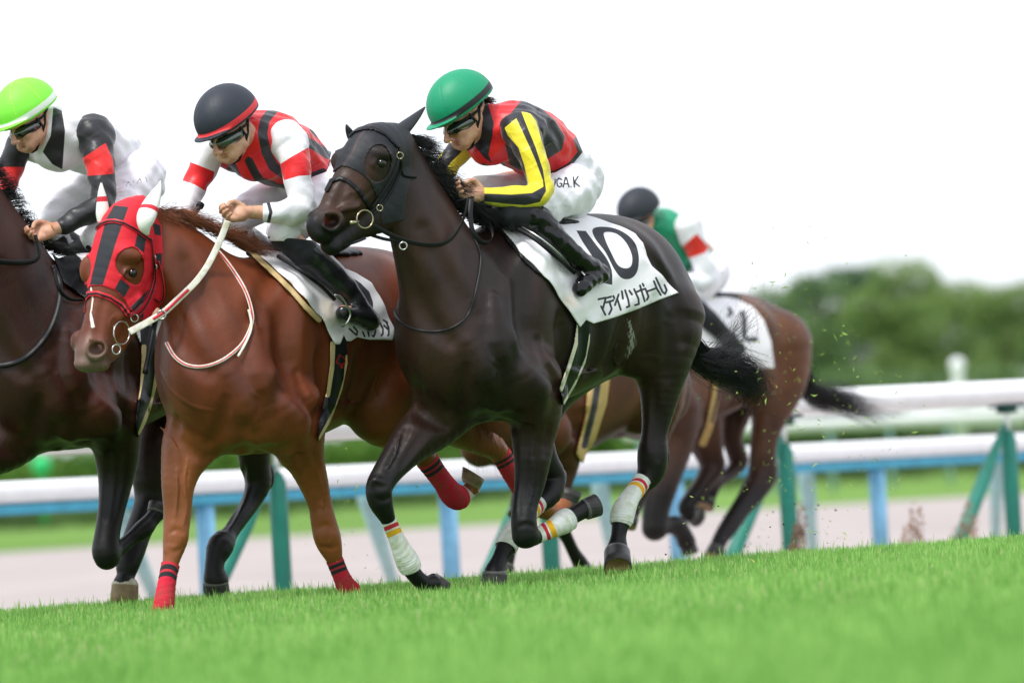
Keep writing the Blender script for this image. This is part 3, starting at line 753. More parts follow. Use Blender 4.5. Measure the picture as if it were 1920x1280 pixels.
    for i, (xa, xb, ya, yb) in enumerate([(1700, 1790, 742, 758), (1702, 1790, 762, 776), (1700, 1790, 780, 800), (1802, 1925, 722, 745), (1802, 1925, 750, 770), (1802, 1925, 776, 800), (1700, 1708, 738, 805), (1788, 1806, 720, 810)]):
        q0 = P(xa, yb, 150 - .2 * (i > 5)); q1 = P(xb, yb, 150 - .2 * (i > 5)); hh = (yb - ya) * 150 / FPX; dx = (q1 - q0) / 2
        mb = MB(); mb.box(q0 + dx + np.array([0, 0, hh / 2]), (dx / np.linalg.norm(dx), (0, 1, 0), (0, 0, 1)), (np.linalg.norm(dx), .03, hh / 2)); keep(mb.build('panel' if i < 6 else 'upright', wp, None, smooth=False), hb)
    c = P(1795, 685, 120); mb = MB(); a = np.linspace(0, math.pi, 9)
    mb.tube(np.array([c + [0, 0, -1.65], c + [0, 0, -.05], c + [0, 0, .02]]), [.12, .12, .12], n=12)
    mb.tube(np.array([c + [0, 0, .17 * -math.cos(t)] for t in a]), [max(.01, .17 * math.sin(t)) for t in a], n=14)
    tag(mb.build('marker_post', wp), 'white post with a round head sticking up above the nearest rail', 'post')
    gr = M('green_blob', (0.02, 0.5, 0.15), rough=.5)
    c = P(78, 872, 95); mb = MB(); mb.tube(np.array([c + [0, 0, -1.0], c + [0, 0, -.1]]), .04, n=8); a = np.linspace(0, math.pi, 9); mb.tube(np.array([c + [0, 0, .17 * -math.cos(t)] for t in a]), [max(.01, .17 * math.sin(t)) for t in a], n=14)
    tag(mb.build('marker_disc', gr), 'bright green round marker under the belly of the leftmost horse', 'marker')
    # dry tufts at the foot of the near rail brace
    dry = leafmat('dry_tuft', (0.22, 0.11, 0.06), (0.35, 0.2, 0.12), scale=6, trans=.2)
    for px, w_, lab in ((1810, 30, 'reddish brown dry weed clump under the right rail brace'), (1710, 26, 'paler brown dry weed clump left of the right rail brace'), (1497, 14, 'small dry weed clump beside the third green post')):
        c = P(px, 1000, 34.5); cs = np.array([c + [0, 0, -.05], c + [.03, 0, .08], c + [-.03, 0, -.2]]); q = w_ * 34.5 / FPX
        V, F = leaf_cloud(cs, np.array([[q, q, .13], [q * .6, q, .12], [q * 1.3, q, .15]]), 900, .012, np.random.default_rng(px)); tag(link('dry_weed', mesh_np('dry_weed', V, F), dry), lab, 'weed')
# ------------------------------------------------------------------ horse ten (dark bay, centre)
def coat(name, base, dark, var2=None, dirt=(0.25, 0.22, 0.16), rough=0.44):
    return M(name, base, rough=rough, layers=[('dark', dark, 0.09), ('pink', (0.13, 0.005, 0.005), 0.003), ('face', (0.055, 0.024, 0.015), 0.05), ('foam', (0.28, 0.28, 0.24), 0.004)], var=0.3, vscale=7, var2=var2, bump=0.0006, bscale=45,
             stretch=(1, 1, 0.35), spec=0.30, sheen=0.0, bump2=(0.0011, 170.0, (1, 1, 0.3)), veins=0.0)
black_leather = M('black_leather', (0.008, 0.008, 0.01), rough=0.42, bump=0.0006, bscale=160, spec=.25)
patent = M('patent_leather', (0.004, 0.004, 0.005), rough=0.16, coat=0.12, bump=0.0012, bscale=38, spec=0.35)
black_cloth = M('black_cloth', (0.013, 0.014, 0.018), rough=0.62, bump=0.0004, bscale=500, spec=0.3)
steel = M('steel', (0.55, 0.55, 0.53), rough=0.25, metal=1.0)
brass = M('worn_brass', (0.38, 0.34, 0.22), rough=0.3, metal=1.0)
eye_mat = M('wet_eye', (0.006, 0.004, 0.004), rough=0.12, coat=0.2, spec=0.5)
hoof_mat = M('hoof_horn', (0.035, 0.032, 0.03), rough=0.45, var=0.3, vscale=30, layers=[('sole', (0.30, 0.19, 0.09), 0.003), ('coronet', (0.12, 0.115, 0.11), 0.002)], bump=0.0009, bscale=120, stretch=(0.4, 0.4, 3.0))
white_cloth = M('white_saddle_cloth', (0.83, 0.81, 0.84), rough=0.75, layers=[('ink', (0.035, 0.035, 0.045)), ('soil', (0.62, 0.55, 0.47), 0.02)], var=0.04, bump=0.0025, bscale=22)

h1 = Frame(880, 23.6, 37)
# --- head turned to its right: own lateral axis
yaw = math.radians(54 - 20)
hn = np.array([math.cos(math.radians(37 + 17)), -math.sin(math.radians(37 + 17)), 0.0])
def H1(px, py, w, r, f=1.0): return (px, py, w, r, f)
def trunk(fr, bx=880, by=600, s=1.0, far=True):
    """barrel, shoulders, breast and croup of a horse; pixel layout of horse ten mapped to another place and size"""
    def m(q): return ((q[0] - 880) * s + bx, (q[1] - 600) * s + by, q[2], q[3] * s) + tuple(q[4:])
    def tc(pts, **k): return chain(fr, [m(q) for q in pts], **k)
    def te(x, y, w, rx, ry, rz, **k): return ell(fr, (x - 880) * s + bx, (y - 600) * s + by, w, rx * s, ry * s, rz * s, **k)
    o = [tc([(858, 650, 0, 105, .98), (895, 625, 0, 165, .70), (955, 598, 0, 183, .66), (1020, 582, 0, 172, .74), (1080, 562, 0, 160, .82),
             (1130, 547, 0, 146, .86), (1165, 550, 0, 137, .88), (1190, 580, 0, 118, .9), (1205, 608, 0, 102, .9)], k=0.05, sub=12),
    te(975, 585, .18, 50, 125, 45, k=.12, tilt=-12), te(960, 700, .20, 75, 70, 52, k=.06), te(805, 640, -.17, 62, 120, 50, k=.09, tilt=10),
    te(905, 722, .10, 52, 60, 52, k=.025, tilt=15), te(822, 730, -.09, 50, 55, 50, k=.025, tilt=-10), te(1015, 745, .17, 36, 45, 40, k=.04),
    te(1162, 515, .14, 82, 82, 50, k=.07, tilt=-40), te(1262, 590, .13, 52, 85, 45, k=.05, tilt=10), te(1148, 488, -.12, 66, 62, 45, k=.06, tilt=-35),
    te(1215, 600, .19, 55, 100, 38, k=.06, tilt=-6), te(1185, 665, .12, 45, 40, 30, k=.05, tilt=-30),
    tc([(935, 500, .205, 10), (945, 570, .235, 12), (925, 650, .235, 14), (905, 700, .19, 14)], k=.09), tc([(955, 640, .265, 14), (985, 690, .245, 16), (1020, 725, .225, 13)], k=.08),
    tc([(868, 745, 0.02, 9), (866, 700, 0.02, 8), (862, 650, 0, 6)], k=.04, neg=True),
    tc([(1186, 500, .17, 10), (1218, 530, .18, 13), (1246, 570, .19, 15), (1254, 620, .18, 16), (1248, 670, .17, 13)], k=.07), tc([(1200, 560, .24, 14), (1212, 610, .24, 18), (1216, 660, .21, 15)], k=.08)]
    return o
neck1 = chain(h1, [(745, 288, -.03, 46, .62), (762, 330, -.03, 62, .58), (782, 395, -.02, 80, .55), (812, 470, 0, 96, .60), (842, 545, 0, 110, .72), (872, 610, 0, 125, .85)], k=0.10, sub=9)
pr1 = trunk(h1) + [neck1,
    chain(h1, [(762, 360, .01, 13), (792, 430, .04, 18), (827, 510, .08, 22), (860, 580, .10, 20)], k=.07), chain(h1, [(800, 380, .02, 12), (850, 450, .07, 16), (905, 510, .12, 16)], k=.07),
    # legs
    chain(h1, [(850, 745, -.12, 66), (815, 790, -.14, 52), (775, 825, -.15, 42), (748, 856, -.15, 33), (724, 888, -.15, 27), (711, 914, -.15, 25.5), (713, 938, -.15, 23.5), (723, 963, -.15, 17),
               (733, 985, -.15, 12.5), (745, 1012, -.15, 13), (757, 1038, -.15, 15), (767, 1060, -.15, 17), (780, 1080, -.14, 15), (797, 1094, -.13, 16), (810, 1093, -.12, 17)], k=.04),
    ell(h1, 704, 902, -.13, 10, 9, 10, k=.02), ell(h1, 712, 940, -.17, 14, 9, 10, k=.02),
    chain(h1, [(985, 715, .17, 70), (1000, 775, .16, 52), (1000, 815, .15, 42), (998, 860, .15, 35), (993, 905, .14, 29), (985, 945, .14, 24), (982, 975, .14, 24.5), (985, 1002, .14, 25)], k=.045),
    chain(h1, [(985, 1003, .14, 23), (1000, 1006, .14, 17), (1015, 1000, .15, 13), (1036, 990, .17, 14), (1055, 979, .18, 18), (1073, 967, .19, 16), (1092, 956, .20, 17), (1102, 951, .21, 19)], k=.015),
    chain(h1, [(1165, 610, -.13, 84), (1090, 672, -.14, 60), (1030, 740, -.15, 44), (1008, 810, -.14, 33), (1018, 860, -.13, 28), (1036, 893, -.13, 25), (1030, 925, -.12, 23), (1008, 946, -.12, 17),
               (985, 965, -.12, 14), (966, 993, -.12, 16), (952, 1018, -.12, 19), (938, 1045, -.12, 15), (929, 1068, -.12, 19), (927, 1078, -.12, 21)], k=.04),
    chain(h1, [(1235, 600, .15, 88), (1238, 665, .17, 62), (1238, 720, .17, 42), (1234, 765, .16, 32), (1227, 812, .15, 24.5), (1224, 848, .14, 29), (1222, 878, .13, 27), (1212, 900, .12, 20),
               (1198, 912, .12, 14), (1182, 932, .12, 14), (1170, 955, .12, 17), (1164, 978, .12, 17), (1160, 1003, .12, 14.5), (1158, 1025, .12, 19), (1157, 1036, .12, 23)], k=.045),
    ell(h1, 1243, 852, .12, 13, 26, 9, k=.02), ell(h1, 1051, 905, -.13, 10, 26, 10, k=.02, tilt=-15),
    ell(h1, 712, 915, -.13, 16, 20, 14, k=.02), ell(h1, 716, 948, -.165, 13, 9, 10, k=.015), ell(h1, 984, 985, .155, 18, 16, 12, k=.02), ell(h1, 996, 1008, .16, 10, 9, 8, k=.012),
    # head
    chain(h1, [(735, 276, -.03, 42, .85), (706, 286, -.04, 54, .85), (690, 310, -.05, 56, .80), (672, 342, -.07, 51, .76), (648, 374, -.09, 44, .74), (628, 400, -.11, 35, .78), (610, 418, -.12, 31, .88), (603, 424, -.12, 30, .9)], k=.05, n=hn),
    chain(h1, [(735, 350, -.03, 56, .55), (722, 382, -.04, 50, .52), (695, 408, -.06, 34, .55), (662, 430, -.09, 24, .65), (635, 452, -.11, 20, .8), (620, 458, -.12, 20, .9)], k=.022, n=hn),
    ell(h1, 602, 440, -.12, 20, 16, 26, k=.02, tilt=-20),          # upper lip
    ell(h1, 622, 464, -.115, 17, 14, 20, k=.014),                   # chin
    ell(h1, 636, 302, -.13, 16, 19, 14, k=.03), ell(h1, 712, 288, .035, 22, 13, 14, k=.02, tilt=-15), # brows
    ell(h1, 622, 415, -.055, 24, 22, 15, k=.018), ell(h1, 590, 412, -.16, 15, 17, 14, k=.02), # nostril wings
    chain(h1, [(700, 350, -.005, 10), (672, 372, -.03, 8), (650, 388, -.06, 5)], k=.02),           # facial crest
    chain(h1, [(668, 385, -.02, 7), (645, 392, -.045, 6), (632, 395, -.05, 6)], k=.02),
    chain(h1, [(612, 400, -.05, 4), (630, 399, -.035, 5), (640, 409, -.03, 5), (638, 424, -.035, 5), (622, 432, -.045, 5), (608, 424, -.06, 4)], k=.012),
    ell(h1, 623, 415, -.020, 16.5, 13, 30, k=.010, neg=True, tilt=25), ell(h1, 588, 418, -.20, 7, 9, 12, k=.008, neg=True, tilt=-60),
    chain(h1, [(596, 458, -.06, 2.6), (615, 461, -.05, 2.6), (632, 452, -.045, 2.2), (648, 436, -.04, 2.0), (660, 428, -.035, 2)], k=.006, neg=True),
    chain(h1, [(699, 308, .030, 2.2), (706, 299, .035, 2.6), (717, 296, .038, 2.6), (729, 303, .034, 2.2)], k=.012), chain(h1, [(701, 312, .030, 1.8), (713, 317, .035, 2.0), (726, 312, .035, 1.8)], k=.012),
]
pr1 = pr1 + relief(h1, pr1, TRUNK_RELIEF + LEG1)
def dark1(V):
    u, v, z = proj(V); w = h1.w(V)
    d = (845 - v) / 900                          # black lower legs
    mz = (np.hypot((u - 600) / 62, (v - 440) / 52) - 1.0) * 0.4
    pk = np.where(np.hypot(u - 619, v - 416) < 9, -1.0, 1.0) * 0.02
    pk = (np.hypot((u - 614) / 1.0, v - 414) - 5.5) * 0.001; pk = np.where(w < -.035, pk, .01)
    fm = line_sd([(1180, 598, 3), (1183, 620, 6), (1186, 645, 7), (1176, 668, 3)], u, v) + 7 * np.sin(u * .9 + 2 * np.sin(v * .55)) * np.sin(v * .8 + u * .3) + 3
    return {'dark': np.minimum(d, mz), 'pink': pk, 'foam': np.where(w > 0, fm, 30) * .00225, 'face': np.where(v < 470, ell_sd(655, 362, 62, 34, u, v, 135), 90) * .00225}
coat1 = coat('dark_bay_coat', (0.014, 0.0085, 0.0075), (0.0045, 0.0044, 0.005), var2=((0.036, 0.016, 0.010), 3.0))
if not EXPR or 'h1' in EXPR:
    H = body('racehorse', pr1, coat1, h=0.007 if not EXPR else 0.009, attrs=dark1)
    tag(H, 'dark brown horse in a black hood, carrying the white number 10 cloth', 'horse')
# ------------------------------------------------------------------ tack, bandages and hair of horse ten
NS = 0 if EXPR else 1
def region_hood1(u, v, w, p):
    r = poly_sd(HP1, u, v)
    r = np.maximum(r, -np.where(w > -.08, ell_sd(709, 306, 24, 35, u, v, 8), 99))
    r = np.maximum(r, -np.where(w <= -.08, ell_sd(621, 303, 9, 21, u, v, 10), 99))
    return r
HP1 = [(600, 200), (703, 205), (768, 238), (774, 290), (769, 335), (761, 377), (757, 413), (717, 422), (711, 395), (705, 365), (694, 342), (677, 326), (654, 314), (640, 312), (628, 320), (617, 334), (590, 345)]
hood_black = M('black_hood_fabric', (0.014, 0.016, 0.021), rough=0.55, layers=[('seam', (0.045, 0.028, 0.034), 0.0006), ('rim', (0.028, 0.02, 0.025), 0.0006)], bump=0.0004, bscale=700, bump2=(0.003, 26.0, None), spec=0.35)
ear_mat = M('ear_cover_skin', (0.02, 0.022, 0.028), rough=0.42, bump=0.001, bscale=60)
mane_black = M('black_hair', (0.009, 0.009, 0.011), rough=0.38, spec=0.5, var=0.3, vscale=20)
band_white = M('white_bandage', (0.78, 0.79, 0.77), rough=0.85, layers=[('s1', (0.55, 0.02, 0.04), 0.0006), ('s2', (0.80, 0.42, 0.015), 0.0006)], var=0.06, var2=((0.60, 0.62, 0.48), 28), bump=0.0008, bscale=300)
girth_mat = M('black_girth', (0.008, 0.009, 0.012), rough=0.35, layers=[('cream', (0.62, 0.60, 0.46), 0.0006)], bump=0.0006, bscale=90)
def hood_attr(V):
    u, v, z = proj(V); w = h1.w(V)
    seam = (line_sd([(700, 228), (688, 240), (677, 252), (669, 266), (661, 286), (650, 302), (642, 312)], u, v, 2.4)) * .00225
    return {'seam': seam, 'rim': (-region_hood1(u, v, w, V) - 3.0) * .00225}
if not EXPR or 'h1' in EXPR:
    hood = shell('hood', h1, pr1, 0.005, region_hood1, (590, 200, 780, 430), hood_black, H, h=0.0045, attrs=hood_attr, wr=(-.45, .3))
    br = strap_shell('bridle', h1, pr1, [(652, 254), (662, 245), (682, 239), (701, 240), (724, 251), (748, 275)], 3.4, black_leather, H, th=.013)
    strap_shell('noseband', h1, pr1, [(612, 356), (621, 338), (637, 333), (654, 340), (672, 356), (689, 380), (696, 392)], 3.8, black_leather, br, th=.009)
    for pts in ([(750, 278), (747, 302), (734, 335), (713, 368), (697, 390)], [(752, 300), (750, 322), (734, 358), (713, 388), (699, 402)]):
        surf_strap('cheek_strap', h1, pr1, pts, 3.0, black_leather, br, off=.009)
    surf_strap('throat_strap', h1, pr1, [(752, 318), (757, 329), (768, 332), (781, 333)], 2.6, black_leather, br, off=.012)
    strap('chin_strap', h1, [(645, 460, -.06), (660, 456, -.03), (672, 452, -.01), (686, 446, .01)], 2.6, black_leather, br, thick=.6)
    for (x, y, w_, r_) in ((750, 292, .075, 6), (712, 390, .05, 5.5)):
        mb = MB(); mb.add(*ring(h1, x, y, w_, r_, 1.1)); mb.build('buckle', brass, br)
    mb = MB(); mb.add(*ring(h1, 684, 411, .035, 17, 1.5, tilt=(.5, .1))); p0 = h1.J(657, 418, .03)[0]; p1 = h1.J(671, 416, .035)[0]
    mb.tube(np.array([p0, p1]), .008, n=10); mb.build('bit_ring', brass, br)
    # reins and neck strap
    rn = strap('rein', h1, [(700, 424, .05), (716, 432, .06), (740, 444, .08), (770, 454, .10), (800, 459, .12), (829, 457, .14), (850, 444, .15), (866, 418, .16), (874, 392, .17), (878, 372, .17)], 4.2, black_leather, H, thick=.16)
    strap('rein', h1, [(884, 372, .16), (882, 400, .17), (886, 432, .18), (900, 452, .19), (915, 455, .18), (924, 442, .16), (918, 424, .13), (905, 412, .10)], 4.6, black_leather, H, thick=.18)
    strap('rein', h1, [(694, 440, -.09), (720, 448, -.05), (745, 452, .0), (765, 458, .06)], 3.2, black_leather, H, thick=.3)
    surf_strap('martingale', h1, pr1, [(888, 444), (901, 474), (900, 505), (894, 536), (887, 565), (876, 592), (858, 608), (836, 618), (808, 621), (776, 616), (752, 604), (741, 592), (738, 578)], 2.3, black_leather, H, off=.004, thick=.6)
    mb = MB(); mb.add(*ring(h1, 756, 461, .10, 7, 1.3)); mb.build('martingale_ring', steel, H)
    # ears in covers
    for nm, pts in (('ear', [(738, 258, -.01, 13), (747, 250, .0, 14.5), (759, 239, .01, 13), (772, 227, .02, 10), (786, 213, .03, 6), (797, 201, .04, 1.6)]), ('ear', [(663, 266, -.13, 8), (657, 252, -.14, 8), (652, 241, -.14, 5), (649, 233, -.14, 1)])):
        rows = [[*h1.J(q[0], q[1], q[2])[0], q[3] * h1.Z / FPX] for q in pts]; S = catmull(rows, 5)
        mb = MB(); mb.tube(S[:, :3], S[:, 3], n=16, flat=.75); mb.build(nm, ear_mat, H)
    # eye
    pe = march(h1, pr1, [715], [306], 0)[0]
    ball('eye', pe + f_ * .0065, .0205, eye_mat, H)
    # bandages and hooves
    bandage(h1, [(725, 967, -.15, 13), (733, 985, -.15, 13.5), (745, 1012, -.15, 15), (757, 1038, -.15, 19.5), (766, 1056, -.15, 21.5), (771, 1068, -.15, 19)], band_white, H)
    bandage(h1, [(1006, 1004, .145, 14.5), (1015, 1000, .15, 15), (1036, 990, .17, 17), (1055, 979, .18, 21.5), (1066, 972, .185, 21)], band_white, H, seed=1)
    bandage(h1, [(1010, 942, -.12, 17), (990, 962, -.12, 18.5), (968, 990, -.12, 19), (955, 1012, -.12, 21.5), (948, 1027, -.12, 20)], band_white, H, seed=2)
    bandage(h1, [(1204, 900, .12, 17), (1196, 913, .12, 16.5), (1182, 932, .12, 17), (1170, 955, .12, 21.5), (1165, 974, .12, 21.5), (1163, 984, .12, 18)], band_white, H, seed=3)
    hoof(h1, (808, 1088), (828, 1106), -.13, -.12, 18, 22, hoof_mat, H)
    hoof(h1, (1096, 955), (1119, 946), .205, .23, 20, 22, hoof_mat, H)
    hoof(h1, (928, 1072), (926, 1108), -.12, -.12, 23.5, 27.5, hoof_mat, H)
    hoof(h1, (1157, 1034), (1159, 1066), .12, .20, 24.5, 26, hoof_mat, H)
    # hair
    roots = px_path(h1, [(758, 258, -.03), (772, 262, -.03)], 2)
    K = h1.Z / FPX
    def dv(x, y, dz=0): return R_ * x * K - U_ * y * K + f_ * dz
    hair('forelock', roots, lambda s, g: np.array([dv(0, 0), dv(16, -2 + s * 10), dv(34, 2 + 12 * s + g.normal(0, 4)), dv(52 + g.normal(0, 6), 8 + 14 * s + g.normal(0, 6))]), .1, mane_black, H, count=420, spread=.012, rad=.0012, wav=.002, jd=.08, seed=5)
    roots = px_path(h1, [(775, 290, -.02), (790, 325, -.02), (808, 352, -.01), (835, 378, 0), (865, 402, .0), (900, 420, .0), (935, 428, 0)], 4)
    hair('mane', roots, lambda s, g: np.array([dv(0, -4), dv(16 + 20 * s, -10 + 6 * s), dv(36 + 44 * s, -6 + 12 * s + g.normal(0, 5)), dv(50 + 62 * s + g.normal(0, 8), 8 + 10 * s + g.normal(0, 10))]), .14, mane_black, H, count=1500, spread=.025, rad=.0013, wav=.002, jd=.10, seed=6)
    roots = px_path(h1, [(1288, 660, .02), (1300, 650, .0), (1304, 640, -.02)], 3)
    def tail_path(s, g):
        q = g.random(); e = g.normal(0, 7)
        return np.array([dv(0, 0, 0), dv(20, 22 + 12 * q, .04), dv(58, 26 + 34 * q, .10), dv(100, 28 + 40 * q + e, .17), dv(124 + g.normal(0, 8), 42 + 44 * q + e, .2), dv(122 + g.normal(0, 22), 70 + 50 * q + e * 2, .22)])
    hair('tail', roots, tail_path, .35, mane_black, H, count=1250, spread=.03, rad=.0011, wav=.005, jd=.06, seed=7, seg=12, jl=.25)
    tl = [o for o in H.children if o.name.startswith('tail')][0]
    hair('tail_wisp', roots, lambda s, g: np.array([dv(0, 10, 0), dv(30, 22, .05), dv(70 + g.normal(0, 10), 2 + g.normal(0, 12), .12), dv(105 + g.normal(0, 16), -38 + g.normal(0, 22), .16), dv(128 + g.normal(0, 24), -78 + g.normal(0, 34), .2)]), .3, mane_black, tl, count=110, spread=.02, rad=.0008, wav=.008, jd=.05, seed=8, seg=12)
    # number cloth, saddle
    CP1 = [(925, 405), (947, 436), (974, 471), (1005, 502), (1030, 527), (1049, 558), (1067, 589), (1083, 614), (1094, 600), (1100, 603), (1108, 607), (1146, 596), (1192, 580), (1232, 563), (1269, 549), (1254, 532), (1240, 515), (1224, 499), (1212, 479), (1206, 455), (1192, 438), (1161, 423), (1130, 412), (1096, 402), (1060, 398), (990, 395)]
    ONE1 = smooth_poly([(1080, 431), (1081, 432), (1098, 433), (1099, 434), (1118, 459), (1137, 484), (1147, 507), (1148, 533), (1147, 534), (1130, 530), (1129, 529), (1124, 508), (1110, 480), (1094, 456)], 3)
    Oo = smooth_poly([(1111, 430), (1130, 425), (1161, 431), (1186, 449), (1197, 474), (1196, 505), (1185, 521), (1167, 522), (1152, 505), (1136, 474), (1117, 449)]); Oi = smooth_poly([(1133, 436), (1155, 438), (1174, 455), (1185, 480), (1183, 499), (1171, 503), (1158, 496), (1146, 474), (1136, 452)])
    KANA1 = [[(1122, 561), (1136, 558), (1130, 580)], [(1127, 574), (1135, 590)], [(1139, 558), (1146, 556)], [(1137, 567), (1150, 563)], [(1143, 567), (1147, 579), (1142, 589)], [(1150, 555), (1152, 559)],
             [(1160, 552), (1153, 572)], [(1158, 562), (1164, 581)], [(1166, 546), (1168, 560)], [(1172, 544), (1178, 562), (1180, 574), (1175, 576)], [(1180, 545), (1185, 552)], [(1189, 542), (1197, 560), (1198, 570), (1191, 572)],
             [(1194, 547), (1210, 541), (1216, 556), (1213, 562)], [(1200, 535), (1205, 552), (1209, 565)], [(1205, 532), (1207, 536)], [(1214, 546), (1228, 541)], [(1226, 527), (1232, 542), (1239, 553)], [(1230, 521), (1242, 547), (1247, 551), (1250, 544), (1246, 534)]]
    def cloth_attr(V):
        u, v, z = proj(V); w = h1.w(V)
        d = np.maximum(poly_sd(Oo, u, v), -poly_sd(Oi, u, v))
        d = np.minimum(d, poly_sd(ONE1, u, v))
        for p_ in KANA1: d = np.minimum(d, line_sd(p_, u, v, 1.95))
        d = np.where(w > -.05, d, 50)
        soil = np.where(w > 0, ell_sd(1068, 566, 14, 8, u, v, 30), 40)
        return {'ink': d * .00225, 'soil': soil * .00225}
    def cloth_disp(V):
        u, v, z = proj(V)
        f = np.exp(-((u - 1085) / 22) ** 2 - ((v - 575) / 35) ** 2) * .022 + .003 * np.sin(u * .07 + v * .09) + .010 * np.clip((v - (606 - (u - 1108) * .36) + 26) / 26, 0, 1)
        return V + h1.n * (np.where(h1.w(V) > 0, 1, -1) * f)[:, None]
    sc = shell('saddle_cloth', h1, pr1, 0.016, lambda u, v, w, p: poly_sd(CP1, u, v), (915, 385, 1280, 625), white_cloth, None, h=0.0045, attrs=cloth_attr, wr=(-.36, .45), disp=cloth_disp)
    tag(sc, 'white saddle cloth with a large black 10 and katakana on the dark horse', 'saddle cloth')
    # saddle: dark pad edge, seat, girth
    pad = shell('saddle', h1, pr1, 0.012, lambda u, v, w, p: poly_sd([(936, 425), (950, 450), (975, 482), (1000, 507), (1020, 520), (1010, 500), (985, 465), (960, 430), (944, 418)], u, v), (925, 410, 1030, 530), black_leather, None, h=.005, wr=(-.36, .45))
    tag(pad, 'black racing saddle and girth under the jockey in red, black and yellow', 'saddle')
    seat = chain(h1, [(955, 418, 0, 16, 3.4), (990, 418, 0, 14, 4.6), (1040, 424, 0, 13, 5.2), (1080, 420, 0, 15, 4.4)], fl=3)
    body('seat', [seat], black_leather, h=.008, parent=pad)
    surf_strap('stirrup_leather', h1, pr1, [(968, 428), (1000, 446), (1030, 470), (1058, 495), (1078, 512)], 4.0, black_leather, pad, off=.055, thick=.5)
    surf_strap('stirrup_leather', h1, pr1, [(975, 424), (1010, 444), (1042, 470), (1070, 498)], 1.8, steel, pad, off=.062, thick=.6)
    GP1 = [(1078, 560), (1100, 560), (1107, 606), (1106, 640), (1098, 680), (1080, 720), (1057, 760), (1049, 728), (1064, 684), (1076, 645), (1081, 612)]
    def girth_attr(V):
        u, v, z = proj(V); c = np.minimum(line_sd([(1079, 612), (1079, 645), (1067, 684), (1051, 730)], u, v, 4.6), line_sd([(1108, 628), (1102, 668), (1084, 712), (1058, 757)], u, v, 3.4)); return {'cream': c * .00225}
    shell('girth', h1, pr1, 0.019, lambda u, v, w, p: poly_sd(GP1, u, v), (1040, 550, 1115, 770), girth_mat, pad, h=.0045, attrs=girth_attr, wr=(-.1, .45))
# ------------------------------------------------------------------ riders
def unit(v): v = np.asarray(v, float); return v / np.linalg.norm(v)
class Head:
    def __init__(s, fr, px, py, w, F, roll=0.0, sc=1.0):
        s.c = fr.J(px, py, w)[0]; s.F = unit(F); u = np.array([0, 0, 1.]) - s.F[2] * s.F; u = unit(u); sd_ = np.cross(s.F, u)   # sd_: rider's right
        a = math.radians(roll); s.U = u * math.cos(a) + sd_ * math.sin(a); s.S = np.cross(s.F, s.U); s.sc = sc
        s.Mx = np.array([s.F, s.S, s.U])
    def p(s, a, b, c): return s.c + s.sc * (s.F * a + s.S * b + s.U * c)
    def l(s, V): return (V - s.c) @ s.Mx.T / s.sc
    def e(s, c, r, k=.01, sub=False): return EL(s.p(*c), np.array(r) * s.sc, s.Mx, k=k, sub=sub)
    def rc(s, pts, k=.008, sub=False):
        A = np.array([s.p(*q[:3]) for q in pts]); r = np.array([q[3] for q in pts]) * s.sc
        return RC(A[:-1], A[1:], r[:-1], r[1:], k=k, sub=sub)
    def prims(s):
        o = [s.e((-.01, 0, .03), (.10, .078, .10), k=.02), s.e((.022, 0, -.045), (.070, .064, .085), k=.03), s.e((.066, 0, -.110), (.028, .028, .020), k=.02), s.e((.093, .014, -.066), (.010, .008, .007), k=.005, sub=True), s.e((.093, -.014, -.066), (.010, .008, .007), k=.005, sub=True), s.e((.088, 0, -.0965), (.010, .022, .006), k=.008, sub=True),
             s.rc([(.075, .035, -.095, .016), (.02, .058, -.075, .020), (-.005, .062, -.05, .016)], k=.03), s.rc([(.075, -.035, -.095, .016), (.02, -.058, -.075, .020), (-.005, -.062, -.05, .016)], k=.03),
             s.rc([(.088, 0, .0, .010), (.105, 0, -.025, .009), (.126, 0, -.054, .0125)], k=.010), s.e((.112, .013, -.059), (.012, .008, .008), k=.006), s.e((.112, -.013, -.059), (.011, .008, .008), k=.006),
             s.e((.066, .036, -.042), (.024, .020, .020), k=.025), s.e((.066, -.036, -.042), (.024, .020, .020), k=.025),
             s.rc([(.072, -.040, .008, .010), (.084, 0, .006, .010), (.072, .040, .008, .010)], k=.012),
             s.e((.070, .032, -.012), (.014, .016, .010), k=.006, sub=True), s.e((.070, -.032, -.012), (.014, .016, .010), k=.006, sub=True), s.e((.062, .031, -.013), (.014, .013, .010), k=.003), s.e((.062, -.031, -.013), (.014, .013, .010), k=.003),
             s.rc([(.080, -.020, -.077, .003), (.090, 0, -.075, .0052), (.080, .020, -.077, .003)], k=.005), s.rc([(.079, -.017, -.085, .003), (.088, 0, -.086, .006), (.079, .017, -.085, .003)], k=.005),
             s.e((-.012, .076, -.025), (.018, .009, .032), k=.008), s.e((-.012, -.076, -.025), (.018, .009, .032), k=.008), s.e((-.008, .084, -.022), (.008, .006, .017), k=.004, sub=True), s.e((-.008, -.084, -.022), (.008, .006, .017), k=.004, sub=True)]
        return o
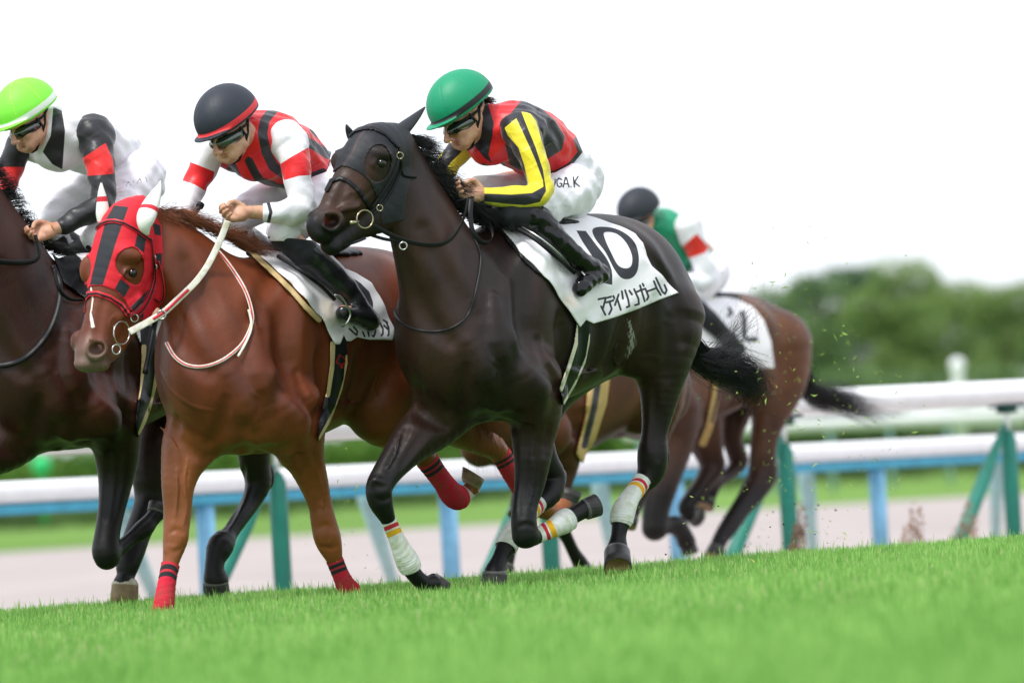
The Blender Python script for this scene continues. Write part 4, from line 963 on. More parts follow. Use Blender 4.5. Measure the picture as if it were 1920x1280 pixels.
def hand_prims(c, D, A, sc=1.0, curl=1.0, thumb=1):
    """c wrist centre; D towards the knuckles; A from index towards little finger; fingers close away from the back of the hand"""
    D = unit(D); A = unit(np.asarray(A) - (np.asarray(A) @ D) * D); B = np.cross(A, D) * thumb
    def q(x, y, z): return c + sc * (D * x + A * y + B * z)
    def rc(pts, k): P_ = np.array([q(*t[:3]) for t in pts]); r = np.array([t[3] for t in pts]) * sc; return RC(P_[:-1], P_[1:], r[:-1], r[1:], k=k)
    o = [rc([(-.01, 0, 0, .024), (.02, 0, 0, .026)], .01), rc([(.02, -.022, 0, .017), (.07, -.027, .002, .014)], .02), rc([(.02, -.006, .003, .017), (.073, -.009, .005, .0145)], .02), rc([(.02, .010, .002, .016), (.07, .009, .004, .014)], .02), rc([(.02, .022, 0, .015), (.062, .026, 0, .013)], .02)]
    for i, (y, L, k0) in enumerate(((-.028, 1.0, .8), (-.009, 1.08, 1.0), (.010, 1.0, 1.05), (.027, .84, 1.1))):
        x0 = (.074, .078, .074, .066)[i]; a1 = .55 * curl * k0; a2 = a1 + 1.15 * curl; a3 = a2 + .75 * curl
        P0 = (x0, y, .004); l1, l2, l3 = .036 * L, .024 * L, .018 * L
        P1 = (P0[0] + l1 * math.cos(a1), y, P0[2] - l1 * math.sin(a1)); P2 = (P1[0] + l2 * math.cos(a2), y * .9, P1[2] - l2 * math.sin(a2)); P3 = (P2[0] + l3 * math.cos(a3), y * .85, P2[2] - l3 * math.sin(a3))
        o.append(rc([(*P0, .0115), (*P1, .0098), (*P2, .0088), (*P3, .0078)], .004))
    o.append(rc([(.012, -.026, -.010, .014), (.045, -.043, -.024, .0120), (.070, -.036, -.034, .0105), (.085, -.018, -.038, .009)], .008))
    return o
def helmet(hd, parent, mat, band=None, size=1.0, brim=True, tilt=0.16):
    """hard riding cap with cloth cover, peak, seams and rim band"""
    c = (-.012, 0, .042); r = np.array((.142, .112, .122)) * size
    shell_ = [hd.e(c, r, k=.02), hd.e((-.045, 0, .03), np.array((.105, .105, .105)) * size, k=.04)]
    pk = [hd.e((.088, 0, .018), np.array((.078, .088, .009)) * size, k=.012)]
    def fn(p, cc=None, rr=None):
        q = hd.l(p); d = sdf(shell_, p)
        cut = -(q[:, 2] - (.012 - tilt * (q[:, 0]) * .55 - .02 * (q[:, 0] < -9)))
        d = np.maximum(d, cut * hd.sc); d = smin(d, np.maximum(sdf(pk, p), -(q[:, 0] - .03)), .010) if brim else d
        return d
    lo, hi = hd.c - .24 * hd.sc, hd.c + .24 * hd.sc
    V, F = surfnet(fn, lo, hi, .0045)
    q = hd.l(V) - c; az = np.arctan2(q[:, 1], q[:, 0]); rad = np.hypot(q[:, 0], q[:, 1])
    sm = np.full(len(V), 9.0)
    for k in range(6): sm = np.minimum(sm, np.abs((az - (k + .5) * math.pi / 3 + math.pi) % (2 * math.pi) - math.pi) * rad)
    ql = hd.l(V); zrim = .012 - tilt * ql[:, 0] * .55
    bd = np.abs(ql[:, 2] - zrim - .023) - .0125; bd = np.where((ql[:, 0] > .06) & ((q[:, 0] / r[0]) ** 2 + (q[:, 1] / r[1]) ** 2 + (q[:, 2] / r[2]) ** 2 > 1.12), .02, bd)
    V = V - (unit_rows(V - hd.p(*c)) * (np.exp(-(sm / .0025) ** 2) * .0011)[:, None])
    o = link('helmet', mesh_np('helmet', V, F, {'seam': sm - .0012, 'band': bd, 'peak': np.where(ql[:, 0] > .08, ql[:, 2] - zrim - .012, .05)}), mat, parent)
    return o
def unit_rows(V): return V / (np.linalg.norm(V, axis=1)[:, None] + 1e-9)
def goggles(hd, parent, mat, strap_mat, h=.0035, lens_h=.038):
    E = [hd.e((.018, 0, -.032), (.096, .080, lens_h), k=.01)]
    def fn(p, cc=None, rr=None):
        q = hd.l(p); return np.maximum(np.maximum(sdf(E, p), -(q[:, 0] - .012) * hd.sc), (-(q[:, 2]) - .060 + (np.abs(q[:, 1]) < .016) * 0.014) * hd.sc)
    V, F = surfnet(fn, hd.c - .15 * hd.sc, hd.c + .15 * hd.sc, h)
    o = link('goggles', mesh_np('goggles', V, F), mat, parent)
    a = np.linspace(0, 2 * math.pi, 40); mb = MB()
    mb.tube(np.array([hd.p(-.005 + .095 * math.cos(t), .083 * math.sin(t), -.012 + .022 * (math.cos(t) < 0) * -math.cos(t)) for t in a]), .0055 * hd.sc, n=8, caps=False); mb.build('goggle_strap', strap_mat, o)
    return o
def chin_strap(hd, parent, mat):
    mb = MB()
    for s in (1, -1):
        mb.tube(np.array([hd.p(-.03, .086 * s, .0), hd.p(-.005, .084 * s, -.04), hd.p(.03, .070 * s, -.08), hd.p(.055, .03 * s, -.128), hd.p(.058, 0, -.134)]), .0048 * hd.sc, n=8, flat=.6)
        mb.tube(np.array([hd.p(.03, .088 * s, -.0), hd.p(.012, .083 * s, -.045), hd.p(.02, .076 * s, -.072)]), .0042 * hd.sc, n=8, flat=.6)
    mb.build('chin_strap', mat, parent)
def cloth_fold(V, seed=0, amp=.0022, fr_=34.0):
    """soft wrinkles"""
    a = V * fr_; s = seed * 1.7
    w1 = 1 - np.abs(np.sin(a[:, 0] * .8 + a[:, 2] * .9 + 1.3 * np.sin(a[:, 1] * .6 + s) + s)); w2 = 1 - np.abs(np.sin(a[:, 2] * 1.1 - a[:, 0] * .5 + 1.5 * np.sin(a[:, 1] * .8 + 1 + s)))
    rd = (w1 ** 5 + w2 ** 6) * 1.3 * (.5 + .5 * np.sin(a[:, 0] * .37 + a[:, 1] * .3 + s))
    n = .6 * rd + .55 * np.sin(a[:, 0] * 1.1 + 2.2 * np.sin(a[:, 2] * .7 + s)) + .7 * np.sin(a[:, 2] * 1.7 + 1.9 * np.sin(a[:, 0] * .9 + a[:, 1] * .5 + s)) + .5 * np.sin(a[:, 1] * 2.3 + a[:, 2] * 1.9 + s)
    return n * amp
def garment(name, prims, mat, parent, fr, h=.006, clip=None, attrs=None, seed=0, amp=.002, fq=34.0):
    lo, hi = bounds(prims, .03)
    def fn(p, c=None, r=None):
        d = sdf(prims, p, c, r) if c is not None else sdf(prims, p)
        d = d - cloth_fold(p, seed, amp, fq)
        if clip is not None:
            u, v, z = proj(p); d = np.maximum(d, clip(u, v, fr.w(p), p) * z / FPX)
        return d
    V, F = surfnet(fn, lo, hi, h, coarse=lambda c: fn(c))
    return link(name, mesh_np(name, V, F, attrs(V) if attrs else None), mat, parent)
skin = M('tanned_skin', (0.60, 0.34, 0.22), rough=0.5, var2=((0.44, 0.20, 0.13), 26), layers=[('lip', (0.50, 0.20, 0.15), 0.003), ('eye', (0.02, 0.015, 0.015), 0.001)], var=0.10, vscale=30, bump=0.0004, bscale=300)
goggle_mat = M('dark_goggle_lens', (0.008, 0.014, 0.012), rough=0.06, coat=1.0, spec=0.9)
silk = dict(rough=0.42, var=0.05, vscale=12, bump=0.004, bscale=20, spec=0.45, sheen=0.2)
breech_mat = M('white_breeches', (0.86, 0.83, 0.90), rough=0.7, layers=[('ink', (0.02, 0.02, 0.03)), ('redink', (0.75, 0.35, 0.38))], var=0.04, bump=0.004, bscale=26)
def skin_attr(hd):
    def f(V):
        q = hd.l(V); lip = np.hypot((q[:, 2] + .081) / .008, q[:, 1] / .021) - 1; lip = np.where(q[:, 0] > .082, lip * .01, .01)
        ey = np.where(q[:, 0] > .055, (np.hypot((q[:, 2] + .013) / .006, (np.abs(q[:, 1]) - .031) / .012) - 1) * .006, .01)
        return {'lip': lip, 'eye': ey}
    return f
def px_attr(regions, K=.00225):
    """{name: fn(u, v, w)->px distance}"""
    def f(V, fr):
        u, v, z = proj(V); w = fr.w(V); return {a: g(u, v, w) * K for a, g in regions.items()}
    return f
if not EXPR or 'j1' in EXPR:
    fr = h1
    hd = Head(fr, 867, 212, -.08, (-.72, -.50, -.48), roll=3, sc=1.08)
    torso = [chain(fr, [(1072, 332, 0, 44, 1.15), (1040, 298, 0, 47, 1.12), (1000, 268, 0, 55, 1.15), (968, 250, 0, 53, 1.25), (942, 240, 0, 40, 1.2)], sub=8, grow=-.006)]
    neck = [chain(fr, [(950, 240, 0, 30), (922, 232, -.03, 27), (900, 226, -.06, 26)], k=.03)]
    armN = [(972, 243, .13, 32), (986, 262, .17, 29), (1000, 300, .21, 23.5), (1011, 335, .23, 21.5), (1013, 358, .24, 22), (1000, 368, .23, 21.5), (965, 370, .20, 18.5), (930, 368, .16, 15.5), (908, 366, .14, 12.5)]
    armF = [(905, 244, -.14, 30), (882, 258, -.19, 26), (855, 290, -.24, 21), (832, 322, -.27, 19), (822, 345, -.27, 19), (835, 362, -.22, 17), (858, 372, -.15, 12.5)]
    hips = [ell(fr, 1070, 352, 0, 43, 46, 54, k=.05, tilt=-30)]
    legN = [(1070, 355, .12, 46), (1035, 374, .14, 38), (995, 388, .15, 31), (958, 398, .16, 26), (962, 402, .17, 25), (1008, 412, .23, 23.5), (1030, 438, .26, 22.5), (1055, 462, .29, 19.5), (1086, 488, .315, 16.5), (1108, 502, .32, 15)]
    legF = [(1045, 345, -.12, 44), (985, 345, -.18, 34), (925, 352, -.22, 28), (900, 362, -.24, 25), (935, 395, -.27, 22), (985, 440, -.30, 18)]
    def ch(p, g=0.0, t0=None, t1=None, k=.03, sub=4): return chain(fr, p, k=k, sub=sub, grow=g, t0=t0, t1=t1)
    wr_, _ = fr.J(903, 365, .135)
    hN = hand_prims(wr_, -R_ * .93 + U_ * .22 - f_ * .25, -U_ * .85 - R_ * .2 - f_ * .35, sc=1.0, curl=.72)
    foot = [ch([(1108, 500, .32, 15), (1126, 512, .325, 14)], k=.02), ch([(1124, 514, .325, 14), (1102, 526, .33, 15), (1088, 538, .33, 13.5)], k=.02)]
    P1 = torso + neck + [ch(armN, -.004), ch(armF, -.004), ch(legN, -.008), ch(legF, -.010)] + hips + foot + hd.prims() + hN
    J1 = body('person', P1, skin, h=.0042, attrs=skin_attr(hd))
    tag(J1, 'jockey in green helmet and red, black and yellow striped silks crouching on horse number 10', 'jockey')
    hat = M('green_helmet_cover', (0.003, 0.27, 0.13), rough=0.5, layers=[('seam', (0.003, 0.20, 0.10)), ('band', (0.015, 0.018, 0.022))], var=0.04, bump=0.0012, bscale=30)
    helmet(hd, J1, hat, size=1.02)
    goggles(hd, J1, goggle_mat, black_leather)
    chin_strap(hd, J1, black_leather)
    orange = M('orange_balaclava', (0.65, 0.22, 0.03), rough=.7)
    mb = MB(); mb.tube(np.array([hd.p(.075, -.05, .012), hd.p(.093, -.02, .012), hd.p(.093, .02, .012), hd.p(.075, .05, .012)]), .009, n=8, flat=.5); mb.build('headband', orange, J1); mb = MB(); mb.tube(np.array([hd.p(-.02, .082, .01), hd.p(-.03, .083, -.04), hd.p(-.015, .076, -.075)]), .012, n=8, flat=.6); mb.build('ear_band', orange, J1)
    hr = M('brown_hair', (0.045, 0.022, 0.014), rough=.5)
    roots = np.array([hd.p(-.10, .06, -.01), hd.p(-.125, .03, -.01), hd.p(-.125, -.02, -.01)])
    hair('hair', roots, lambda s, g: np.array([[0, 0, 0], hd.F * -.015 - hd.U * .015, hd.F * -.035 - hd.U * .03 + g.normal(0, .006, 3)]), .03, hr, J1, count=260, spread=.012, rad=.0011, wav=.002, jd=.1, seg=5)
    # jersey
    mj = M('red_black_silk', (0.72, 0.012, 0.018), layers=[('blk', (0.018, 0.016, 0.024))], **silk)
    BK = [(979, 186), (1015, 203), (1041, 226), (1059, 256), (1054, 281), (1026, 299), (990, 324), (957, 312), (948, 275), (944, 238), (956, 214), (968, 200)]
    CL = [(905, 180), (914, 192), (926, 231), (923, 256), (916, 290), (923, 307), (908, 296), (885, 268), (880, 240), (895, 200)]
    def aj(V):
        u, v, z = proj(V); w = fr.w(V)
        d = np.minimum(np.where(w > -.02, poly_sd(BK, u, v), 50), poly_sd(CL, u, v)); d = np.minimum(d, line_sd([(1080, 262), (1088, 286), (1068, 310), (1040, 325), (985, 334), (950, 329)], u, v, 4.5)); d = np.minimum(d, line_sd([(862, 280), (880, 298), (895, 310), (914, 316)], u, v, 2.5))
        back = np.where(w < .0, np.abs(((u - 1000) + 0.5 * (v - 250)) % 90 - 45) - 22, 60)
        return {'blk': np.minimum(d, np.where((w < -.04), back, 60)) * .00225}
    hem = [(860, 160), (935, 170), (985, 180), (1045, 214), (1078, 250), (1093, 285), (1070, 313), (1042, 328), (985, 340), (948, 334), (893, 313), (855, 285)]
    jersey = garment('jersey', [chain(fr, [(1066, 318, 0, 46, 1.15), (1040, 296, 0, 49, 1.12), (1000, 268, 0, 56, 1.15), (966, 250, 0, 54, 1.27), (938, 238, 0, 40, 1.25), (915, 232, -.03, 31)], sub=8, grow=.012), ell(fr, 984, 243, .12, 38, 36, 33, k=.04), ell(fr, 905, 262, -.10, 36, 30, 34, k=.05), ell(fr, 918, 285, -.04, 34, 26, 30, k=.05)], mj, J1, fr, h=.005, clip=lambda u, v, w, p: poly_sd(hem, u, v), attrs=aj, amp=.0034)
    ms = M('yellow_black_silk', (0.018, 0.017, 0.024), layers=[('yel', (0.78, 0.66, 0.035))], **silk)
    Y1 = [(968, 222), (985, 258), (1003, 298), (1018, 338), (1019, 350), (998, 362), (960, 365), (905, 363), (905, 345), (960, 345), (990, 344), (983, 310), (972, 277), (952, 254), (946, 240)]
    Y2 = [(977, 208), (992, 210), (1006, 228), (1015, 262), (1028, 300), (1040, 330), (1045, 370), (1040, 392), (1020, 400), (975, 402), (935, 398), (903, 386), (903, 377), (945, 382), (985, 385), (1012, 379), (1024, 358), (1018, 318), (1004, 276), (990, 242)]
    def asl(V):
        u, v, z = proj(V); w = fr.w(V); return {'yel': np.minimum(poly_sd(Y1, u, v), poly_sd(Y2, u, v)) * .00225}
    garment('sleeve', [ch(armN, .0055, 0, 8, sub=6), ell(fr, 978, 246, .13, 34, 30, 30, k=.03)], ms, J1, fr, h=.0045, attrs=asl, seed=2, amp=.0026, clip=lambda u, v, w, p: 908 - u)
    BF = [(838, 262), (866, 284), (846, 304), (824, 334), (806, 322), (828, 292)]
    garment('sleeve', [ch(armF, .0055, 0, 5.9, sub=6)], ms, J1, fr, h=.005, attrs=lambda V: {'yel': (-np.where(proj(V)[0] < 870, poly_sd(BF, *proj(V)[:2]), 60) if False else -poly_sd(BF, *proj(V)[:2])) * -.00225 * -1}, seed=3, amp=.0026)
    # breeches
    def ab(V):
        u, v, z = proj(V)
        L_ = [[(1033, 338), (1035, 347), (1039, 350), (1041, 341), (1041, 336)], [(1053, 337), (1048, 334), (1044, 339), (1045, 348), (1049, 351), (1053, 349), (1053, 344), (1050, 344)], [(1056, 351), (1060, 333), (1062, 333), (1067, 351)], [(1058, 345), (1065, 345)], [(1070.5, 350), (1070.6, 350.5)], [(1075, 332), (1077, 351)], [(1084, 331), (1077, 342), (1087, 350)]]
        d = np.min([line_sd(q, u, v, 1.25) for q in L_], 0); return {'ink': d * .00225, 'redink': np.full(len(u), .05)}
    garment('breeches', [chain(fr, [(1078, 338, 0, 44, 1.15), (1058, 312, 0, 46, 1.14), (1042, 300, 0, 45, 1.1)], sub=8, grow=.009), ch(legN, .006, 0, 3.4, sub=6), ch(legF, .006, 0, 3.5, sub=6), ell(fr, 1070, 352, 0, 50, 52, 62, k=.05, tilt=-30), ell(fr, 1076, 360, .10, 42, 50, 30, k=.04)], breech_mat, J1, fr, h=.005, attrs=ab, seed=4, amp=.0040, clip=lambda u, v, w, p: np.where(w > 0, np.maximum(930 - u, poly_sd([(925, 350), (985, 335), (1042, 323), (1070, 308), (1090, 270), (1150, 280), (1150, 430), (1060, 430), (1020, 394), (960, 388), (925, 392)], u, v)), poly_sd([(800, 335), (950, 326), (1042, 320), (1070, 308), (1090, 270), (1180, 280), (1180, 480), (800, 480)], u, v)))
    # boots
    for leg, t0, t1, extra in ((legN, 4.6, 9, foot), (legF, 3.4, 5, [])):
        pr_ = [ch(leg, .0075, t0, t1, sub=6)] + ([ch([(1108, 500, .32, 16), (1126, 512, .325, 16.5)], k=.02), ch([(1126, 514, .325, 16), (1102, 527, .33, 17), (1088, 541, .33, 15.5)], k=.02)] if extra else [])
        garment('boot', pr_, patent, J1, fr, h=.0042, seed=5, amp=.0019, fq=60.0)
    garment('stocking', [ch(legN, .007, 3.0, 4.9, sub=6)], black_cloth, J1, fr, h=.005, seed=6, amp=.0015)
    # stirrup iron under the near foot
    mb = MB(); c = fr.J(1092, 532, .30)[0]; k = fr.Z / FPX
    q = lambda x, y, z=0: c + R_ * x * k - U_ * y * k + f_ * z
    mb.tube(np.array([q(-18, -22, .02), q(-20, 0, .03), q(-14, 16, .03), q(4, 20, -.01), q(14, 10, -.04), q(4, -16, -.05), q(-8, -32, -.03), q(-18, -22, .02)]), .0042, n=8); mb.build('stirrup', steel, pad if 'pad' in globals() else None)
    mb = MB(); c0, _ = fr.J(880, 372, .15); mb.tube(np.array([c0 + R_ * .006, c0 + R_ * .02 + U_ * .006, c0 - R_ * .05 - U_ * .012]), .005, n=8); wh = mb.build('whip', black_leather, None); tag(wh, 'black whip held in the near hand of the green-helmeted jockey', 'whip')
# ------------------------------------------------------------------ chestnut horse in the red hood
h2 = Frame(430, 23.6, 37)
hn2 = np.array([math.cos(math.radians(44)), -math.sin(math.radians(44)), 0.0])
pr2 = trunk(h2, 430, 662) + [
    chain(h2, [(285, 440, -.13, 50, .6), (325, 482, -.10, 72, .58), (362, 530, -.06, 93, .6), (398, 585, -.03, 112, .66), (425, 640, 0, 128, .8)], k=.10, sub=9),
    chain(h2, [(345, 470, -.02, 15), (385, 540, .04, 20), (420, 600, .08, 20)], k=.08),
    # off foreleg, straight and planted
    chain(h2, [(385, 790, -.12, 66), (358, 830, -.14, 54), (342, 870, -.15, 40), (334, 910, -.15, 31.5), (333, 950, -.15, 27), (331, 985, -.15, 25), (328, 1015, -.15, 23), (322, 1045, -.15, 17), (316, 1075, -.15, 13.5), (311, 1105, -.15, 14), (308, 1130, -.15, 16), (304, 1150, -.16, 15), (300, 1163, -.17, 17)], k=.04),
    # near foreleg reaching back
    chain(h2, [(540, 770, .17, 72), (556, 825, .16, 52), (572, 862, .15, 37), (588, 905, .14, 28), (600, 945, .14, 22.5), (606, 975, .14, 24), (614, 1008, .14, 25.5), (622, 1032, .14, 20), (629, 1052, .14, 13.5), (638, 1075, .14, 12), (648, 1096, .14, 14), (656, 1108, .14, 16), (662, 1122, .14, 15)], k=.04),
    ell(h2, 332, 1003, -.135, 19, 22, 14, k=.02), ell(h2, 322, 1030, -.14, 13, 9, 10, k=.015), ell(h2, 610, 1002, .155, 19, 18, 13, k=.02), ell(h2, 619, 1024, .15, 12, 9, 9, k=.015), ell(h2, 346, 985, -.15, 7, 12, 8, k=.015),
    # near hind thrown back
    chain(h2, [(735, 650, .14, 92), (722, 720, .16, 76), (712, 768, .15, 64), (745, 805, .14, 42), (778, 838, .13, 27), (798, 858, .13, 21), (815, 882, .13, 15), (832, 905, .13, 15), (846, 924, .13, 18), (860, 934, .13, 18.5), (874, 925, .14, 13), (884, 914, .15, 16)], k=.045),
    # off hind
    chain(h2, [(690, 690, -.13, 85), (770, 750, -.14, 58), (840, 795, -.14, 38), (895, 825, -.14, 26), (925, 838, -.14, 23), (945, 862, -.14, 15), (962, 892, -.14, 14), (985, 925, -.14, 15), (1012, 950, -.14, 19), (1040, 960, -.14, 16), (1058, 948, -.14, 17), (1066, 938, -.14, 18)], k=.04),
    # head
    chain(h2, [(268, 402, -.12, 34, .9), (243, 425, -.14, 50, .9), (234, 462, -.15, 60, .88), (226, 505, -.16, 62, .82), (214, 552, -.17, 54, .78), (197, 600, -.18, 43, .80), (182, 636, -.19, 36, .86), (174, 656, -.19, 33, .92), (170, 664, -.19, 31, .95)], k=.05, n=hn2),
    chain(h2, [(284, 470, -.10, 44, .45), (280, 520, -.11, 46, .45), (262, 568, -.12, 34, .5), (238, 612, -.14, 24, .6), (212, 650, -.17, 21, .8), (192, 668, -.18, 20, .9)], k=.025, n=hn2),
    ell(h2, 164, 506, -.27, 15, 26, 15, k=.03), ell(h2, 242, 478, -.06, 26, 15, 14, k=.03, tilt=-10),
    ell(h2, 180, 655, -.115, 22, 20, 14, k=.018), ell(h2, 146, 640, -.25, 14, 20, 13, k=.02), ell(h2, 163, 682, -.19, 24, 15, 24, k=.02), ell(h2, 188, 684, -.17, 18, 12, 20, k=.012),
    chain(h2, [(258, 560, -.075, 9), (238, 580, -.09, 8), (222, 596, -.10, 5)], k=.02),
    chain(h2, [(170, 636, -.12, 4), (186, 634, -.10, 5), (197, 644, -.095, 5), (196, 662, -.10, 5), (184, 674, -.11, 4), (170, 668, -.13, 3.5)], k=.012),
    ell(h2, 181, 654, -.085, 16.5, 13.5, 34, k=.010, neg=True, tilt=15), ell(h2, 139, 648, -.29, 6, 9, 10, k=.008, neg=True),
    chain(h2, [(160, 697, -.13, 2.2), (185, 696, -.11, 2.2), (203, 680, -.105, 2.2), (214, 662, -.10, 2)], k=.006, neg=True),
    chain(h2, [(231, 514, -.066, 2.2), (238, 505, -.061, 2.6), (249, 502, -.059, 2.6), (262, 509, -.062, 2.2)], k=.012), chain(h2, [(233, 518, -.066, 1.8), (246, 523, -.06, 2.0), (259, 518, -.06, 1.8)], k=.012),
]
pr2 = pr2 + relief(h2, pr2, [t for t in TRUNK_RELIEF if t[0][0][0] < 1180], X=lambda x, y: (x - 450, y + 60)) + relief(h2, pr2, LEG2)
def dark2(V):
    u, v, z = proj(V); w = h2.w(V)
    mz = (np.hypot((u - 172) / 50, (v - 678) / 44) - 1.0) * 0.35
    bl = line_sd([(170, 538), (174, 560), (170, 590), (170, 600)], u, v, 1.4); bl = np.minimum(bl, poly_sd([(168, 588), (172, 588), (178, 613), (171, 615)], u, v))
    return {'dark': np.hypot((u - 172) / 40, (v - 684) / 40) * .35 - .38, 'pink': np.full(len(u), .05), 'blaze': np.where(v < 640, bl, 9) * .00225, 'pale': (830 - v) / 900. + .02 * np.sin(u * .05)}
coat2 = M('chestnut_coat', (0.155, 0.036, 0.012), rough=.43, layers=[('pale', (0.26, 0.08, 0.023), 0.10), ('dark', (0.15, 0.095, 0.075), 0.2), ('blaze', (0.75, 0.68, 0.62), 0.0008)], var=0.28, vscale=7, var2=((0.095, 0.022, 0.009), 2.6),
          bump=0.0006, bscale=45, stretch=(1, 1, .35), spec=.34, bump2=(0.0011, 170.0, (1, 1, 0.3)))
if not EXPR or 'h2' in EXPR:
    H2 = body('racehorse', pr2, coat2, h=0.007 if not EXPR else 0.009, attrs=dark2)
    tag(H2, 'chestnut horse in a red and black hood with white ear covers', 'horse')
    def reg2(u, v, w, p):
        r = poly_sd(HP2, u, v)
        r = np.maximum(r, -np.where(w > -.20, poly_sd(EH2, u, v), 99))
        return np.maximum(r, -np.where(w <= -.20, ell_sd(158, 505, 12, 26, u, v, 5), 99))
    HP2 = [(170, 350), (262, 352), (286, 392), (303, 424), (306, 470), (305, 505), (306, 567), (287, 592), (269, 602), (241, 577), (236, 566), (216, 545), (191, 536), (171, 536), (160, 546), (150, 555), (140, 440)]
    EH2 = smooth_poly([(235, 467), (250, 464), (262, 472), (269, 492), (268, 515), (260, 532), (248, 532), (232, 520), (220, 506), (217, 492), (222, 477)])
    KS = [[(214, 385), (241, 388), (219, 450), (193, 534), (189, 540), (167, 540), (183, 470), (199, 410)], [(258, 436), (275, 440), (270, 474), (252, 463)], [(226, 522), (244, 537), (233, 558), (213, 545)], [(286, 418), (306, 424), (306, 443), (290, 440)], [(291, 476), (306, 474), (306, 500), (296, 500)], [(281, 540), (287, 545), (250, 592), (240, 580)], [(262, 590), (270, 582), (268, 604), (258, 596)]]
    red_mesh = M('red_mesh_hood', (0.70, 0.012, 0.028), rough=.65, layers=[('blk', (0.02, 0.022, 0.03)), ('rim', (0.62, 0.01, 0.03))], var=.05, bump=0.0015, bscale=420)
    def ha2(V):
        u, v, z = proj(V); w = h2.w(V); d = np.min([poly_sd(k, u, v) for k in KS], 0); return {'blk': d * .00225, 'rim': (-reg2(u, v, w, V) - 2.2) * .00225}
    hood2 = shell('hood', h2, pr2, .005, reg2, (140, 345, 315, 612), red_mesh, H2, h=.0042, attrs=ha2, wr=(-.5, .2))
    red_lea = M('red_leather', (0.60, 0.012, 0.03), rough=.4, bump=.0005, bscale=200)
    BB = [(178, 428), (186, 420), (200, 415), (215, 414), (232, 418), (256, 431), (283, 450)]; NB = [(153, 583), (155, 562), (165, 551), (182, 550), (206, 558), (228, 572), (241, 590)]
    br2 = strap_shell('bridle', h2, pr2, BB, 4.2, red_lea, H2, th=.011); strap_shell('browband_core', h2, pr2, BB, 1.8, black_leather, br2, th=.014, h=.003)
    strap_shell('noseband', h2, pr2, NB, 5.2, red_lea, br2, th=.008); strap_shell('noseband_core', h2, pr2, NB, 2.0, black_leather, br2, th=.011, h=.003)
    for pts in ([(284, 446), (287, 480), (288, 515), (280, 548), (262, 575), (243, 592)], [(288, 480), (292, 520), (285, 552), (270, 580), (256, 592)], [(296, 490), (304, 520), (307, 548), (302, 566), (290, 560)]):
        surf_strap('cheek_strap', h2, pr2, pts, 3.2, red_lea, br2, off=.010); surf_strap('strap_core', h2, pr2, pts, 1.2, black_leather, br2, off=.0165)
    for (x, y, w_, r_) in ((288, 483, -.045, 4), (290, 500, -.045, 4), (252, 596, -.085, 7)): 
        mb = MB(); mb.add(*ring(h2, x, y, w_, r_, 1.4)); mb.build('buckle', steel, br2)
    mb = MB(); mb.add(*ring(h2, 228, 624, -.085, 22, 1.4, tilt=(.9, .15))); mb.build('bit_ring', steel, br2)
    mb = MB(); mb.add(*ring(h2, 218, 655, -.085, 9, 1.4, tilt=(.6, .1))); mb.build('bit_ring', steel, br2)
    white_lea = M('white_rein_tape', (0.80, 0.78, 0.72), rough=.5, bump=.001, bscale=120, var2=((.65, .58, .45), 40))
    # rein: white with a red centre, plain white towards the hand
    rp = [(243, 622, -.07), (262, 612, -.06), (287, 598, -.03), (310, 583, 0), (335, 560, .03), (353, 543, .05)]
    rw = strap('rein', h2, rp, 6.4, white_lea, H2, thick=.16); strap('rein_stripe', h2, [(a, b, c + .0035) for a, b, c in rp[2:]], 2.6, red_lea, rw, thick=.5)
    strap('rein', h2, [(353, 543, .05), (370, 525, .07), (388, 500, .09), (405, 468, .11), (418, 438, .13), (427, 414, .15)], 6.2, white_lea, H2, thick=.16)
    mb = MB(); mb.add(*ring(h2, 303, 590, -.005, 8, 1.6)); mb.build('rein_ring', steel, H2)
    ns = [(408, 470), (425, 490), (444, 517), (460, 545), (470, 575), (473, 602), (462, 632), (444, 655), (415, 676), (381, 687), (350, 684), (327, 668), (312, 642)]
    nk = surf_strap('neck_strap', h2, pr2, ns, 3.8, white_lea, H2, off=.004, thick=.5); surf_strap('strap_core', h2, pr2, ns, 1.4, red_lea, nk, off=.0085, thick=.6)
    surf_strap('strap_end', h2, pr2, [(466, 580), (472, 610), (462, 640), (446, 668)], 2.4, white_lea, nk, off=.012, thick=.6)
    # ears
    earw = M('white_ear_cover', (0.78, 0.79, 0.75), rough=.5, layers=[('s1', (0.60, 0.015, 0.035), 0.0006), ('dot', (0.05, 0.05, 0.05), .0005)], bump=.001, bscale=60)
    for pts, band in (([(277, 440, .03, 3), (272, 426, .03, 12), (273, 411, .03, 17), (278, 396, .02, 17.5), (286, 378, .02, 14.5), (294, 360, .01, 9), (299, 348, .0, 4), (301, 339, .0, 1)], .105), ([(194, 416, -.22, 11), (193, 402, -.22, 13), (192, 386, -.22, 11.5), (191, 368, -.22, 8.5), (190, 354, -.22, 5), (190, 343, -.22, 1.5)], .095)):
        rows = [[*h2.J(q[0], q[1], q[2])[0], q[3] * h2.Z / FPX] for q in pts]; S = catmull(rows, 7)
        V, F = tube(S[:, :3], S[:, 3], n=18, flat=.75); ax = unit(S[-1, :3] - S[0, :3]); s_ = (V - S[0, :3]) @ ax
        gg = np.random.default_rng(3); uu, vv, _z = proj(V); dot = np.min([np.hypot(uu - a_, vv - b_) - r_ for a_, b_, r_ in ((269, 408, 1.6), (273, 419, 1.3), (266, 414, .9), (282, 400, .9), (289, 371, .8), (188, 402, 1.0))], 0) * .00225
        mb = MB(); mb.add(V, F, s1=np.abs(s_ - band) - .011, dot=dot); mb.build('ear', earw, H2)
    pom = np.random.default_rng(4); 
